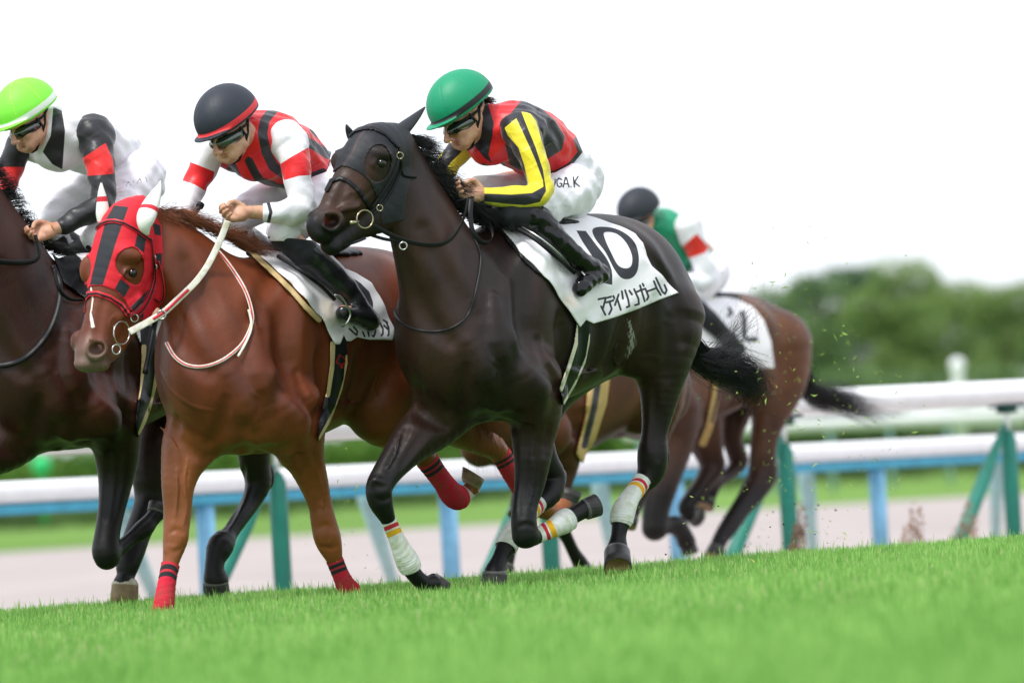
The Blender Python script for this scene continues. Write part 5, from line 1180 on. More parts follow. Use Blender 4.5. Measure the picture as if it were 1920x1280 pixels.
    for (x, y, col, nm) in ((250, 384, (0.75, 0.015, 0.03), 'pompom'), (263, 380, (0.02, 0.02, 0.025), 'pompom'), (257, 371, (0.85, 0.85, 0.85), 'pompom')):
        c = h2.J(x, y, -.13)[0]; d = pom.normal(0, 1, (700, 3)); d /= np.linalg.norm(d, axis=1)[:, None]; t1 = np.cross(d, pom.normal(0, 1, (700, 3))) * .0015
        V = np.stack([c + t1, c - t1, c + d * .019 * pom.uniform(.7, 1.1, (700, 1))], 1).reshape(-1, 3); link(nm, mesh_np(nm, V, np.arange(2100).reshape(-1, 3)), M('wool_' + str(x), col, rough=.9), H2)
    pe = march(h2, pr2, [248], [512], 0)[0]; ball('eye', pe + f_ * .0065, .0205, eye_mat, H2)
    # bandages, hooves
    band_red = M('red_bandage', (0.60, 0.015, 0.045), rough=.9, layers=[('s1', (0.02, 0.022, 0.026), 0.0006), ('s2', (0.02, 0.022, 0.026), 0.0006)], var=.1, var2=((0.40, 0.04, 0.04), 18), bump=0.0009, bscale=260)
    SB = (.036, .010, .066, .010)
    bandage(h2, [(320, 1058, -.15, 17), (316, 1075, -.15, 16), (311, 1105, -.15, 17), (308, 1130, -.15, 19), (304, 1150, -.16, 18), (301, 1160, -.17, 18)], band_red, H2, sb=SB)
    bandage(h2, [(627, 1048, .14, 15.5), (638, 1075, .14, 15), (648, 1096, .14, 17.5), (656, 1108, .14, 20), (664, 1122, .14, 19)], band_red, H2, sb=(.03, .008, .056, .008), seed=1)
    bandage(h2, [(800, 861, .13, 21), (815, 882, .13, 19), (832, 905, .13, 19), (846, 924, .13, 22), (858, 932, .13, 23), (868, 930, .135, 19)], band_red, H2, sb=SB, seed=2)
    bandage(h2, [(938, 850, -.14, 19), (945, 862, -.14, 18), (962, 892, -.14, 17), (985, 925, -.14, 18.5), (1005, 945, -.14, 21)], band_red, H2, sb=(.03, .008, .056, .008), seed=3)
    white_sock = M('white_hair_sock', (0.7, 0.66, 0.6), rough=.8, bump=.002, bscale=200)
    mb = MB(); rows = np.array([[*h2.J(q[0], q[1], q[2])[0], q[3] * h2.Z / FPX] for q in [(868, 930, .135, 17), (877, 922, .14, 15.5), (886, 911, .15, 18)]]); mb.tube(catmull(rows, 4)[:, :3], catmull(rows, 4)[:, 3], n=18); mb.build('sock', white_sock, H2)
    hoof_tan = M('dirty_hoof_horn', (0.20, 0.15, 0.075), rough=.5, var=.3, vscale=30, layers=[('sole', (0.22, 0.17, 0.07), .003), ('coronet', (0.35, 0.3, 0.2), .002)], bump=.001, bscale=110)
    hoof(h2, (882, 908), (893, 890), .15, .17, 20, 24, hoof_tan, H2, toe=(-6, 0)); hoof(h2, (299, 1164), (294, 1180), -.17, -.19, 20, 25, hoof_mat, H2); hoof(h2, (664, 1124), (672, 1138), .14, .13, 19, 23, hoof_mat, H2); hoof(h2, (1062, 944), (1070, 920), -.14, -.13, 19, 23, hoof_mat, H2)
    # mane, tail
    chest_hair = M('chestnut_hair', (0.24, 0.07, 0.022), rough=.4, spec=.5, var=.35, vscale=18)
    roots = px_path(h2, [(296, 402, -.12), (325, 408, -.10), (360, 422, -.08), (395, 436, -.06), (430, 450, -.03), (460, 466, 0)], 4)
    hair('mane', roots, lambda s, g: np.array([dv(0, -3), dv(16, -7 + 5 * s), dv(38, -4 + 9 * s + g.normal(0, 4)), dv(62 + g.normal(0, 8), 5 + 9 * s + g.normal(0, 6))]), .1, chest_hair, H2, count=1000, spread=.022, rad=.0010, wav=.006, jd=.20, seed=11)
    roots = px_path(h2, [(280, 400, -.12), (300, 400, -.12)], 3)
    hair('forelock', roots, lambda s, g: np.array([dv(0, -4), dv(20, 4), dv(45, 14 + g.normal(0, 3))]), .06, chest_hair, H2, count=200, spread=.02, rad=.0011, jd=.06, seed=12)
    roots = px_path(h2, [(838, 712, .02), (852, 700, .0)], 3)
    hair('tail', roots, lambda s, g: np.array([dv(0, 0, 0), dv(24, 20, .05), dv(50, 60, .12), dv(70 + g.normal(0, 14), 130 + g.normal(0, 20), .2)]), .3, chest_hair, H2, count=400, spread=.03, rad=.002, wav=.01, jd=.05, seed=13, seg=9)
    # cloth
    CP2 = [(468, 455), (490, 482), (520, 508), (548, 534), (575, 563), (598, 595), (612, 625), (622, 646), (632, 646), (641, 628), (646, 640), (655, 640), (668, 632), (690, 637), (716, 637), (733, 638), (739, 616), (726, 585), (712, 553), (696, 530), (670, 512), (645, 503), (600, 480), (540, 455)]
    KN2 = [[(655, 616), (668, 628)], [(663, 612), (670, 621), (669, 628)], [(680, 622), (684, 631)], [(690, 622), (692, 630)], [(704, 605), (704, 622), (701, 631), (698, 629)], [(709, 603), (713, 606), (718, 616), (718, 626), (715, 629)], [(719, 600), (726, 604)], [(720, 610), (727, 617)], [(724, 603), (729, 615), (729, 627), (727, 629)]]
    def ca2(V):
        u, v, z = proj(V); w = h2.w(V)
        d = line_sd([(652, 524), (672, 537), (686, 551), (692, 568), (692, 590)], u, v, 7.5)
        for p_ in KN2: d = np.minimum(d, line_sd(p_, u, v, 1.7))
        return {'ink': np.where(w > -.05, d, 50) * .00225, 'soil': np.where(w > 0, ell_sd(616, 585, 13, 26, u, v, -20), 40) * .00225}
    def cd2(V):
        u, v, z = proj(V)
        f = np.exp(-((u - 618) / 20) ** 2 - ((v - 590) / 42) ** 2) * .028 + .003 * np.sin(u * .08 + v * .1) + .010 * np.clip((v - 615) / 26, 0, 1)
        return V + h2.n * (np.where(h2.w(V) > 0, 1, -1) * f)[:, None]
    c2 = shell('saddle_cloth', h2, pr2, .016, lambda u, v, w, p: poly_sd(CP2, u, v), (455, 445, 750, 655), white_cloth, None, h=.0045, attrs=ca2, wr=(-.36, .45), disp=cd2)
    tag(c2, 'white saddle cloth on the chestnut horse, its number mostly behind the boot', 'saddle cloth')
    tan_pad = M('tan_foam_pad', (0.55, 0.40, 0.19), rough=.6, bump=.0008, bscale=80)
    s2 = shell('saddle', h2, pr2, .022, region_line([(466, 466), (490, 490), (520, 518), (548, 546), (574, 576), (598, 600)], 5), (455, 450, 610, 615), tan_pad, None, h=.0045, wr=(-.36, .45))
    tag(s2, 'saddle with a tan foam pad edge and black girth on the chestnut horse', 'saddle')
    body('seat', [chain(h2, [(505, 470, 0, 16, 3.4), (540, 470, 0, 14, 4.6), (590, 480, 0, 13, 5.0), (630, 480, 0, 15, 4.2)])], black_leather, h=.008, parent=s2)
    GP2 = [(620, 610), (643, 610), (650, 645), (652, 680), (642, 730), (620, 790), (597, 828), (598, 790), (612, 735), (619, 680), (619, 646)]
    gm2 = M('black_girth_tan_edge', (0.008, 0.009, 0.014), rough=.5, layers=[('cream', (0.60, 0.47, 0.24), .0006), ('red', (0.6, 0.01, 0.02), .0004)], bump=.0005, bscale=90)
    def ga2(V):
        u, v, z = proj(V); c = np.minimum(line_sd([(624, 644), (622, 690), (614, 740)], u, v, 4.8), line_sd([(652, 668), (648, 710), (632, 762), (600, 822)], u, v, 3.6))
        r = line_sd([(636, 665), (647, 672), (648, 680), (641, 683), (643, 688), (640, 690), (638, 681), (630, 681), (634, 672), (636, 665)], u, v, .9)
        return {'cream': c * .00225, 'red': r * .00225}
    shell('girth', h2, pr2, .019, lambda u, v, w, p: poly_sd(GP2, u, v), (590, 600, 660, 840), gm2, s2, h=.004, attrs=ga2, wr=(-.1, .45))
    surf_strap('stirrup_leather', h2, pr2, [(520, 480), (560, 505), (600, 535), (628, 562)], 3.6, black_leather, s2, off=.055, thick=.5)
    mb = MB(); mb.tube(px_path(h2, [(627, 553, .40), (640, 558, .41), (652, 575, .42), (657, 590, .42), (650, 606, .41), (640, 612, .38)], 4), .0045, n=8); mb.build('stirrup', steel, s2)
if not EXPR or 'j2' in EXPR:
    fr = h2
    hd = Head(fr, 428, 238, .05, (-.55, -.68, -.45), roll=5, sc=1.06)
    torso = [chain(fr, [(612, 355, 0, 46, 1.15), (572, 322, 0, 50, 1.12), (528, 288, 0, 57, 1.15), (492, 268, 0, 55, 1.3), (468, 262, 0, 42, 1.25)], sub=8, grow=-.006)]
    neck = [chain(fr, [(480, 262, 0, 30), (462, 255, .03, 27), (448, 248, .05, 26)], k=.03)]
    armN = [(535, 262, .16, 32), (545, 275, .18, 31), (553, 308, .22, 25.5), (560, 345, .24, 23), (566, 378, .25, 24), (552, 396, .25, 24), (525, 399, .22, 19), (497, 398, .18, 15.5), (470, 398, .14, 14)]
    armF = [(412, 268, -.17, 28), (395, 290, -.20, 26), (378, 322, -.24, 23.5), (364, 350, -.26, 21.5), (352, 378, -.25, 19), (345, 398, -.20, 15), (344, 410, -.16, 13)]
    legN = [(612, 365, .12, 48), (585, 385, .14, 44), (560, 408, .15, 38), (532, 428, .17, 29), (536, 440, .18, 26), (566, 470, .225, 24.5), (597, 493, .26, 23), (628, 520, .29, 21), (652, 546, .31, 18), (666, 566, .32, 16)]
    legF = [(575, 345, -.12, 44), (520, 362, -.17, 36), (472, 392, -.21, 30), (446, 412, -.23, 26), (450, 435, -.25, 22), (500, 470, -.29, 19)]
    def ch(p, g=0.0, t0=None, t1=None, k=.03, sub=4): return chain(fr, p, k=k, sub=sub, grow=g, t0=t0, t1=t1)
    wr_, _ = fr.J(462, 398, .135); wf_, _ = fr.J(352, 406, -.15)
    hN = hand_prims(wr_, -R_ * .90 - U_ * .12 - f_ * .3, -U_ * .75 + R_ * .1 - f_ * .45, sc=1.0, curl=.9)
    hF = hand_prims(wf_, -R_ * .2 - U_ * .55 - f_ * .6, -R_ * .9 + U_ * .2, sc=.98, curl=1.0)
    foot = [ch([(664, 564, .32, 16), (684, 590, .325, 17), (694, 603, .325, 14)], k=.02), ch([(688, 596, .325, 14), (660, 588, .34, 14), (644, 584, .345, 12)], k=.02)]
    P2 = torso + neck + [ch(armN, -.004), ch(armF, -.004), ch(legN, -.008), ch(legF, -.010)] + [ell(fr, 612, 372, 0, 44, 46, 54, k=.05, tilt=-30)] + foot + hd.prims() + hN + hF
    J2 = body('person', P2, skin, h=.0042, attrs=skin_attr(hd))
    tag(J2, 'jockey in navy helmet with red band and red and black striped silks, riding the chestnut', 'jockey')
    hat2 = M('navy_helmet_cover', (0.020, 0.025, 0.038), rough=.55, layers=[('seam', (0.014, 0.018, 0.028)), ('band', (0.72, 0.035, 0.045))], var=.06, bump=.0012, bscale=30)
    helmet(hd, J2, hat2, size=1.03)
    smoke = M('tinted_goggle_lens', (0.05, 0.085, 0.06), rough=.05, coat=1.0, spec=.9, trans=.45)
    goggles(hd, J2, smoke, black_leather, lens_h=.042); chin_strap(hd, J2, black_leather)
    mj = M('red_black_striped_silk', (0.76, 0.012, 0.018), layers=[('blk', (0.02, 0.02, 0.027))], **silk)
    ST = [[(514, 204), (497, 225), (492, 250), (499, 285), (512, 312), (530, 325)], [(467, 302), (477, 322), (488, 340), (512, 348)], [(430, 312), (440, 335)], [(572, 264), (592, 275), (615, 290)], [(584, 244), (600, 258)], [(578, 330), (592, 326), (606, 320)], [(500, 348), (535, 350)]]
    SW = [9, 8, 13, 8.5, 4, 5, 4.5]
    def aj2(V):
        u, v, z = proj(V); w = fr.w(V); d = np.min([line_sd(s_, u, v, k) for s_, k in zip(ST, SW)], 0)
        return {'blk': np.where(w < -.12, np.abs((u + v * .3) % 46 - 23) - 8, d) * .00225}
    hem = [(398, 255), (420, 190), (500, 195), (560, 205), (600, 240), (622, 285), (612, 322), (580, 336), (538, 354), (500, 348), (470, 340), (440, 336), (408, 318)]
    garment('jersey', [chain(fr, [(606, 345, 0, 48, 1.15), (572, 322, 0, 52, 1.12), (528, 288, 0, 58, 1.15), (492, 268, 0, 56, 1.3), (466, 262, 0, 42, 1.3), (462, 258, .0, 32)], sub=8, grow=.012), ell(fr, 541, 262, .13, 34, 33, 30, k=.04), ell(fr, 436, 288, -.16, 38, 32, 36, k=.05), ell(fr, 480, 312, 0, 40, 28, 36, k=.05)], mj, J2, fr, h=.005, clip=lambda u, v, w, p: poly_sd(hem, u, v), attrs=aj2, amp=.0038, seed=7)
    ms = M('white_red_band_silk', (0.80, 0.79, 0.84), layers=[('red', (0.76, 0.015, 0.02)), ('blk', (0.02, 0.02, 0.025))], **silk)
    RB = [(522, 310), (550, 292), (583, 274), (592, 310), (590, 328), (560, 330), (533, 338)]
    garment('sleeve', [ch(armN, .0065, 0, 7.6, sub=6), ell(fr, 540, 262, .16, 34, 32, 30, k=.03)], ms, J2, fr, h=.0045, attrs=lambda V: {'red': poly_sd(RB, *proj(V)[:2]) * .00225, 'blk': line_sd([(503, 380), (508, 398), (503, 418)], *proj(V)[:2], 3.2) * .00225}, seed=8, amp=.0034, clip=lambda u, v, w, p: np.maximum(493 - u, poly_sd([(460, 180), (530, 236), (550, 236), (590, 180)], u, v) * -1 * 0 - 9 + 0 * u))
    RF = [(348, 300), (362, 306), (402, 322), (398, 345), (388, 360), (365, 346), (340, 338), (335, 310)]
    garment('sleeve', [ch(armF, .0065, 0, 5.0, sub=6), ell(fr, 402, 275, -.17, 28, 28, 30, k=.03)], ms, J2, fr, h=.005, attrs=lambda V: {'red': poly_sd(RF, *proj(V)[:2]) * .00225, 'blk': np.full(len(V), .05)}, seed=9, amp=.0034)
    TR = [(380, 345), (470, 338), (545, 350), (580, 334), (612, 322), (625, 285), (680, 300), (680, 520), (560, 462), (535, 452), (505, 452), (470, 470), (380, 470)]
    garment('breeches', [chain(fr, [(618, 360, 0, 46, 1.15), (590, 335, 0, 48, 1.14), (572, 322, 0, 46, 1.1)], sub=8, grow=.009), ch(legN, .007, 0, 3.9, sub=6), ch(legF, .007, 0, 3.9, sub=6), ell(fr, 612, 372, 0, 51, 52, 62, k=.05, tilt=-30)], breech_mat, J2, fr, h=.005, attrs=lambda V: {'ink': np.full(len(V), .05), 'redink': np.full(len(V), .05)}, seed=10, amp=.0042, clip=lambda u, v, w, p: poly_sd(TR, u, v))
    dull_boot = M('soft_black_boot', (0.014, 0.015, 0.018), rough=.25, coat=.2, bump=.003, bscale=22)
    garment('stocking', [ch(legN, .008, 2.9, 5.6, sub=6)], black_cloth, J2, fr, h=.005, seed=6, amp=.0015, clip=lambda u, v, w, p: (446 + (u - 540) * .1) - v)
    garment('boot', [ch(legN, .0095, 5.4, 9, sub=6), ch([(664, 564, .32, 18), (684, 590, .325, 20), (695, 604, .325, 17)], k=.02), ch([(690, 598, .325, 16), (660, 590, .34, 16), (644, 586, .345, 14)], k=.02)], dull_boot, J2, fr, h=.0045, seed=5, amp=.002)
    garment('boot', [ch(legF, .007, 3.7, 5, sub=6)], dull_boot, J2, fr, h=.006, seed=5, amp=.0016)
    mb = MB(); mb.tube(px_path(fr, [(352, 420, -.17), (362, 404, -.16), (374, 388, -.15), (376, 384, -.15)], 3), .011, n=12); mb.tube(px_path(fr, [(374, 388, -.15), (377, 382.5, -.15)], 2), .0165, n=14); mb.tube(px_path(fr, [(352, 420, -.17), (330, 452, -.2), (300, 500, -.22)], 3), .005, n=8)
    tag(mb.build('whip', black_leather), 'black whip with a knobbed grip in the far hand of the chestnut horse rider', 'whip')
# ------------------------------------------------------------------ bay horse at the left edge
h3 = Frame(82, 24.6, 37)
hair_dk = mane_black
pr3 = trunk(h3, 82, 662, .96) + [
    chain(h3, [(-60, 330, -.02, 50, .6), (-45, 380, -.02, 64, .58), (-20, 440, -.02, 80, .58), (15, 510, 0, 96, .62), (45, 590, 0, 115, .72), (70, 640, 0, 125, .85)], k=.10, sub=9),
    chain(h3, [(-75, 318, -.04, 44, .85), (-110, 340, -.06, 50, .8), (-145, 400, -.09, 42, .75), (-185, 450, -.12, 33, .8), (-205, 478, -.13, 28, .9)], k=.05),
    chain(h3, [(-85, 390, -.03, 52, .5), (-120, 440, -.06, 30, .55), (-165, 490, -.1, 20, .8)], k=.03),
    # off foreleg reaching left
    chain(h3, [(50, 785, -.12, 68), (12, 826, -.14, 56), (-30, 858, -.15, 40), (-70, 890, -.15, 26), (-90, 920, -.15, 24), (-80, 970, -.15, 14), (-65, 1030, -.15, 15), (-50, 1060, -.15, 17), (-35, 1085, -.14, 16)], k=.04),
    # near foreleg folded
    chain(h3, [(205, 760, .17, 66), (215, 815, .16, 50), (219, 855, .15, 42), (217, 900, .14, 33), (210, 950, .14, 26), (202, 995, .14, 24), (198, 1030, .14, 26), (200, 1044, .14, 24)], k=.04),
    chain(h3, [(205, 1040, .14, 20), (220, 1030, .15, 15), (245, 1010, .16, 13.5), (268, 992, .18, 18), (283, 975, .19, 15), (294, 962, .2, 16)], k=.02),
    # off hind, planted under the belly
    chain(h3, [(400, 690, -.14, 78), (340, 760, -.14, 60), (292, 820, -.14, 44), (282, 880, -.13, 36), (284, 930, -.13, 32), (272, 965, -.13, 27), (258, 1000, -.13, 25), (248, 1030, -.13, 25), (240, 1055, -.13, 23), (236, 1080, -.13, 17), (233, 1092, -.13, 21)], k=.04),
    # near hind
    chain(h3, [(425, 645, .15, 84), (440, 715, .16, 62), (460, 775, .15, 46), (474, 830, .14, 34), (478, 870, .13, 29), (484, 905, .13, 25), (470, 940, .12, 19), (450, 970, .12, 17), (430, 1000, .12, 16), (414, 1022, .12, 25), (404, 1048, .12, 19), (402, 1070, .12, 19), (405, 1086, .12, 24)], k=.045),
    ell(h3, 503, 893, .12, 12, 25, 9, k=.02)]
pr3 = pr3 + relief(h3, pr3, TRUNK_RELIEF, X=lambda x, y: ((x - 880) * .96 + 82, (y - 600) * .96 + 662)) + relief(h3, pr3, [([(205, 850), (202, 910), (196, 970)], 8, -3, .02), ([(226, 850), (222, 910), (212, 970)], 8, -3, .02), ([(455, 880), (445, 940), (420, 990)], 8, -2.5, .02)])
coat3 = M('bay_coat', (0.052, 0.013, 0.0065), rough=.43, layers=[('dark', (0.006, 0.005, 0.0055), .10)], var=.3, vscale=7, var2=((0.022, 0.008, 0.005), 2.4), bump=.0006, bscale=45, stretch=(1, 1, .35), spec=.32, bump2=(0.0011, 170.0, (1, 1, 0.3)), veins=0.0)
def dark3(V):
    u, v, z = proj(V); w = h3.w(V); hind = np.clip((u - 285) / 20, 0, 1); return {'dark': (850 - v + 25 * np.sin(u * .05) + 0 * hind) / 900., 'pink': np.full(len(u), .05)}
if not EXPR or 'h3' in EXPR:
    H3 = body('racehorse', pr3, coat3, h=.008, attrs=dark3); tag(H3, 'dark bay horse cut off by the left edge, a plain black rein across its neck', 'horse')
    strap('rein', h3, [(-40, 480, .14), (0, 490, .16), (40, 492, .17), (68, 486, .17), (73, 468, .17), (66, 440, .16)], 5.5, black_leather, H3, thick=.4)
    strap('rein', h3, [(102, 505, .2), (110, 540, .22), (130, 560, .23), (155, 562, .23)], 3.5, black_leather, H3, thick=.5)
    surf_strap('martingale', h3, pr3, [(98, 498), (112, 530), (110, 570), (95, 615), (70, 650), (40, 674), (5, 684), (-20, 682)], 6, black_leather, H3, off=.006, thick=.5)
    strap('bridle', h3, [(-120, 310, .0), (-100, 340, .04), (-120, 400, .03), (-150, 440, .0)], 5, black_leather, H3, thick=.5)
    for pts in ([(-80, 300, .02, 14), (-66, 275, .02, 12), (-55, 250, .02, 3)], [(-120, 300, -.1, 11), (-118, 275, -.1, 9), (-116, 250, -.1, 2)]):
        rows = [[*h3.J(q[0], q[1], q[2])[0], q[3] * h3.Z / FPX] for q in pts]; S = catmull(rows, 5); mb = MB(); mb.tube(S[:, :3], S[:, 3], n=14, flat=.75); mb.build('ear', coat3, H3)
    pe = march(h3, pr3, [-112], [342], 0)[0]; ball('eye', pe + f_ * .008, .018, eye_mat, H3)
    pale_hoof = M('pale_hoof_and_coronet', (0.28, 0.19, 0.10), rough=.6, layers=[('coronet', (0.55, 0.50, 0.40), .003)], var=.25, vscale=25, bump=.0012, bscale=120)
    hoof(h3, (235, 1090), (232, 1136), -.13, -.13, 25, 27, pale_hoof, H3); hoof(h3, (292, 962), (298, 947), .2, .2, 17, 20, hoof_mat, H3)
    hoof(h3, (404, 1088), (407, 1122), .12, .11, 24, 26, hoof_mat, H3); hoof(h3, (-38, 1088), (-20, 1105), -.14, -.13, 20, 24, hoof_mat, H3)
    roots = px_path(h3, [(-40, 290, -.02), (-10, 330, -.02), (15, 380, -.01), (40, 430, 0), (75, 462, 0), (110, 480, 0)], 4)
    hair('mane', roots, lambda s, g: np.array([dv(0, -6), dv(8 + 8 * s, -8), dv(16 + 14 * s, -8 + g.normal(0, 4)), dv(22 + 16 * s + g.normal(0, 4), 2 + g.normal(0, 6))]), .14, hair_dk, H3, count=1100, spread=.02, rad=.0013, wav=.002, jd=.06, seed=16)
    roots = px_path(h3, [(476, 678, .02), (488, 668, 0)], 3)
    hair('tail', roots, lambda s, g: np.array([dv(0, 0, 0), dv(30, 14, .1), dv(70, 40, .2), dv(95, 90 + g.normal(0, 15), .3)]), .3, hair_dk, H3, count=300, spread=.03, rad=.002, seed=17, seg=8)
    CP3 = [(118, 455), (150, 485), (180, 520), (215, 560), (245, 600), (262, 640), (272, 655), (300, 648), (345, 625), (420, 590), (395, 540), (370, 490), (300, 455), (200, 440)]
    c3 = shell('saddle_cloth', h3, pr3, .016, lambda u, v, w, p: poly_sd(CP3, u, v), (108, 430, 430, 665), white_cloth, None, h=.006, attrs=lambda V: {'ink': np.full(len(V), .05), 'soil': np.full(len(V), .05)}, wr=(-.36, .45)); tag(c3, 'white saddle cloth glimpsed behind the red-hooded head, on the dark bay horse', 'saddle cloth')
    s3 = shell('saddle', h3, pr3, .016, lambda u, v, w, p: poly_sd([(95, 470), (130, 465), (165, 500), (185, 545), (160, 560), (120, 530)], u, v), (85, 455, 195, 570), black_leather, None, h=.006, wr=(-.36, .45)); tag(s3, 'black saddle and tan-edged girth on the dark bay horse at the left', 'saddle')
    body('seat', [chain(h3, [(165, 462, 0, 16, 3.2), (200, 460, 0, 14, 4.4), (250, 466, 0, 13, 4.8), (290, 470, 0, 14, 4)])], black_leather, h=.009, parent=s3)
    shell('girth', h3, pr3, .019, lambda u, v, w, p: poly_sd([(262, 610), (292, 610), (296, 660), (294, 720), (280, 780), (258, 822), (254, 790), (262, 730), (266, 670)], u, v), (240, 600, 305, 830), gm2 if 'gm2' in globals() else girth_mat, s3, h=.0055, attrs=lambda V: {'cream': np.minimum(line_sd([(270, 650), (268, 690), (258, 745)], *proj(V)[:2], 4.5), line_sd([(294, 700), (286, 750), (262, 812)], *proj(V)[:2], 3.4)) * .0023, 'red': np.full(len(V), .05)}, wr=(-.1, .45))
    surf_strap('stirrup_leather', h3, pr3, [(292, 600), (284, 640), (272, 700)], 5, black_leather, s3, off=.05, thick=.6)
# ------------------------------------------------------------------ its rider
if not EXPR or 'j3' in EXPR:
    fr = h3
    hd = Head(fr, 52, 222, -.02, (-.60, -.64, -.42), roll=5, sc=1.04)
    armN = [(172, 252, .16, 33), (180, 268, .18, 31), (187, 305, .22, 25), (192, 340, .24, 22.5), (192, 372, .25, 22.5), (178, 392, .25, 21), (150, 405, .22, 18.5), (122, 422, .18, 15), (100, 430, .16, 13)]
    armF = [(60, 256, -.16, 27), (40, 272, -.18, 25), (25, 300, -.22, 22), (15, 330, -.24, 21), (2, 365, -.24, 19), (0, 400, -.2, 16), (15, 425, -.16, 13)]
    legN = [(258, 330, .12, 46), (235, 370, .14, 42), (210, 410, .16, 34), (180, 435, .18, 27), (188, 455, .2, 25), (215, 490, .25, 23), (245, 520, .28, 21), (275, 548, .30, 18), (290, 562, .31, 16)]
    legF = [(225, 325, -.12, 42), (170, 345, -.18, 34), (122, 385, -.22, 29), (100, 415, -.24, 25), (108, 440, -.26, 22), (150, 470, -.29, 19)]
    def ch(p, g=0.0, t0=None, t1=None, k=.03, sub=4): return chain(fr, p, k=k, sub=sub, grow=g, t0=t0, t1=t1)
    wr_, _ = fr.J(98, 430, .155); hN = hand_prims(wr_, -R_ * .85 - U_ * .30 - f_ * .3, -U_ * .75 + R_ * .2 - f_ * .4, sc=1.02, curl=.8)
    wf_, _ = fr.J(12, 425, -.15); hF = hand_prims(wf_, -R_ * .3 - U_ * .4 - f_ * .6, -R_ * .9 + U_ * .2, sc=1)
    P3 = [chain(fr, [(255, 322, 0, 40, 1.15), (210, 290, 0, 46, 1.12), (158, 266, 0, 52, 1.15), (120, 252, 0, 50, 1.28), (96, 248, 0, 36, 1.25)], sub=8), chain(fr, [(108, 250, 0, 30), (86, 242, -.01, 27), (72, 236, -.02, 26)], k=.03),
          ch(armN, -.004), ch(armF, -.004), ch(legN, -.008), ch(legF, -.01), ell(fr, 258, 340, 0, 42, 44, 52, k=.05)] + hd.prims() + hN + hF + [ch([(290, 560, .31, 15), (310, 580, .32, 15), (285, 590, .33, 13)])]
    J3 = body('person', P3, skin, h=.005, attrs=skin_attr(hd)); tag(J3, 'jockey in lime green helmet with black and red sleeves on the leftmost horse', 'jockey')
    helmet(hd, J3, M('lime_helmet_cover', (0.22, 0.80, 0.06), rough=.55, layers=[('peak', (0.55, 0.95, 0.05), .002), ('seam', (0.65, 0.95, 0.08), .001), ('band', (0.75, 0.85, 0.75))], var=.03, bump=.001, bscale=30), size=1.03)
    goggles(hd, J3, goggle_mat, black_leather, lens_h=.040); chin_strap(hd, J3, black_leather)
    mj = M('white_silk_black_collar', (0.80, 0.80, 0.84), layers=[('blk', (0.02, 0.019, 0.024))], **silk)
    CL3 = [(100, 200), (116, 208), (122, 245), (117, 318), (98, 308), (80, 285), (95, 255)]
    hem = [(20, 215), (60, 190), (116, 200), (170, 205), (230, 235), (275, 268), (288, 300), (268, 322), (215, 330), (159, 345), (120, 335), (74, 322), (40, 312), (20, 280)]
    garment('jersey', [chain(fr, [(250, 318, 0, 42, 1.15), (210, 290, 0, 47, 1.12), (158, 266, 0, 54, 1.15), (120, 252, 0, 51, 1.3), (94, 248, 0, 36, 1.3)], sub=8, grow=.012), ell(fr, 178, 252, .12, 38, 36, 33, k=.04), ell(fr, 72, 275, -.14, 38, 30, 34, k=.05), ell(fr, 105, 295, 0, 38, 26, 34, k=.05)], mj, J3, fr, h=.006, clip=lambda u, v, w, p: poly_sd(hem, u, v), attrs=lambda V: {'blk': poly_sd(CL3, *proj(V)[:2]) * .0023}, amp=.0038, seed=17)
    ms = M('black_red_band_silk', (0.018, 0.018, 0.022), layers=[('red', (0.76, 0.02, 0.02))], **silk)
    garment('sleeve', [ch(armN, .0065, 0, 7.1, sub=6), ell(fr, 178, 252, .16, 38, 35, 30, k=.03)], ms, J3, fr, h=.0055, attrs=lambda V: {'red': poly_sd([(150, 300), (198, 268), (212, 300), (214, 326), (163, 330)], *proj(V)[:2]) * .0023}, seed=18, amp=.003)
    garment('sleeve', [ch(armF, .0065, 0, 5.4, sub=6)], ms, J3, fr, h=.006, attrs=lambda V: {'red': (np.abs(proj(V)[1] - 334) - 21) * .0023}, seed=19, amp=.002)
    bm3 = [(20, 315), (74, 305), (120, 318), (159, 325), (200, 318), (225, 285), (262, 262), (330, 280), (330, 480), (20, 480)]
    garment('breeches', [chain(fr, [(258, 330, 0, 42, 1.15), (225, 300, 0, 45, 1.12)], sub=8, grow=.009), ch(legN, .007, 0, 3.9, sub=6), ch(legF, .007, 0, 4.2, sub=6), ell(fr, 258, 342, 0, 48, 48, 58, k=.05)], breech_mat, J3, fr, h=.006, clip=lambda u, v, w, p: poly_sd(bm3, u, v), seed=20, amp=.0042,
            attrs=lambda V: {'ink': np.min([line_sd(q, *proj(V)[:2], .55) for q in ([(236, 350), (241, 340), (246, 348)], [(250, 338), (252, 350)], [(256, 346), (262, 334), (266, 343)], [(272, 330), (276, 342)])], 0) * .0023,
                             'redink': np.min([line_sd(q, *proj(V)[:2], .6) for q in ([(218, 356), (230, 352)], [(220, 362), (236, 358)], [(224, 368), (234, 366)])], 0) * .0023})
    for leg, t1 in ((legN, 8), (legF, 5)): garment('boot', [ch(leg, .008, 3.8, t1, sub=6)], black_cloth, J3, fr, h=.007, seed=5)
    mb = MB(); mb.tube(px_path(fr, [(93, 418, .17), (99, 426, .18), (100, 440, .17)], 3), .003, n=6); mb.build('bracelet', M('orange_band', (.7, .3, .08)), J3)
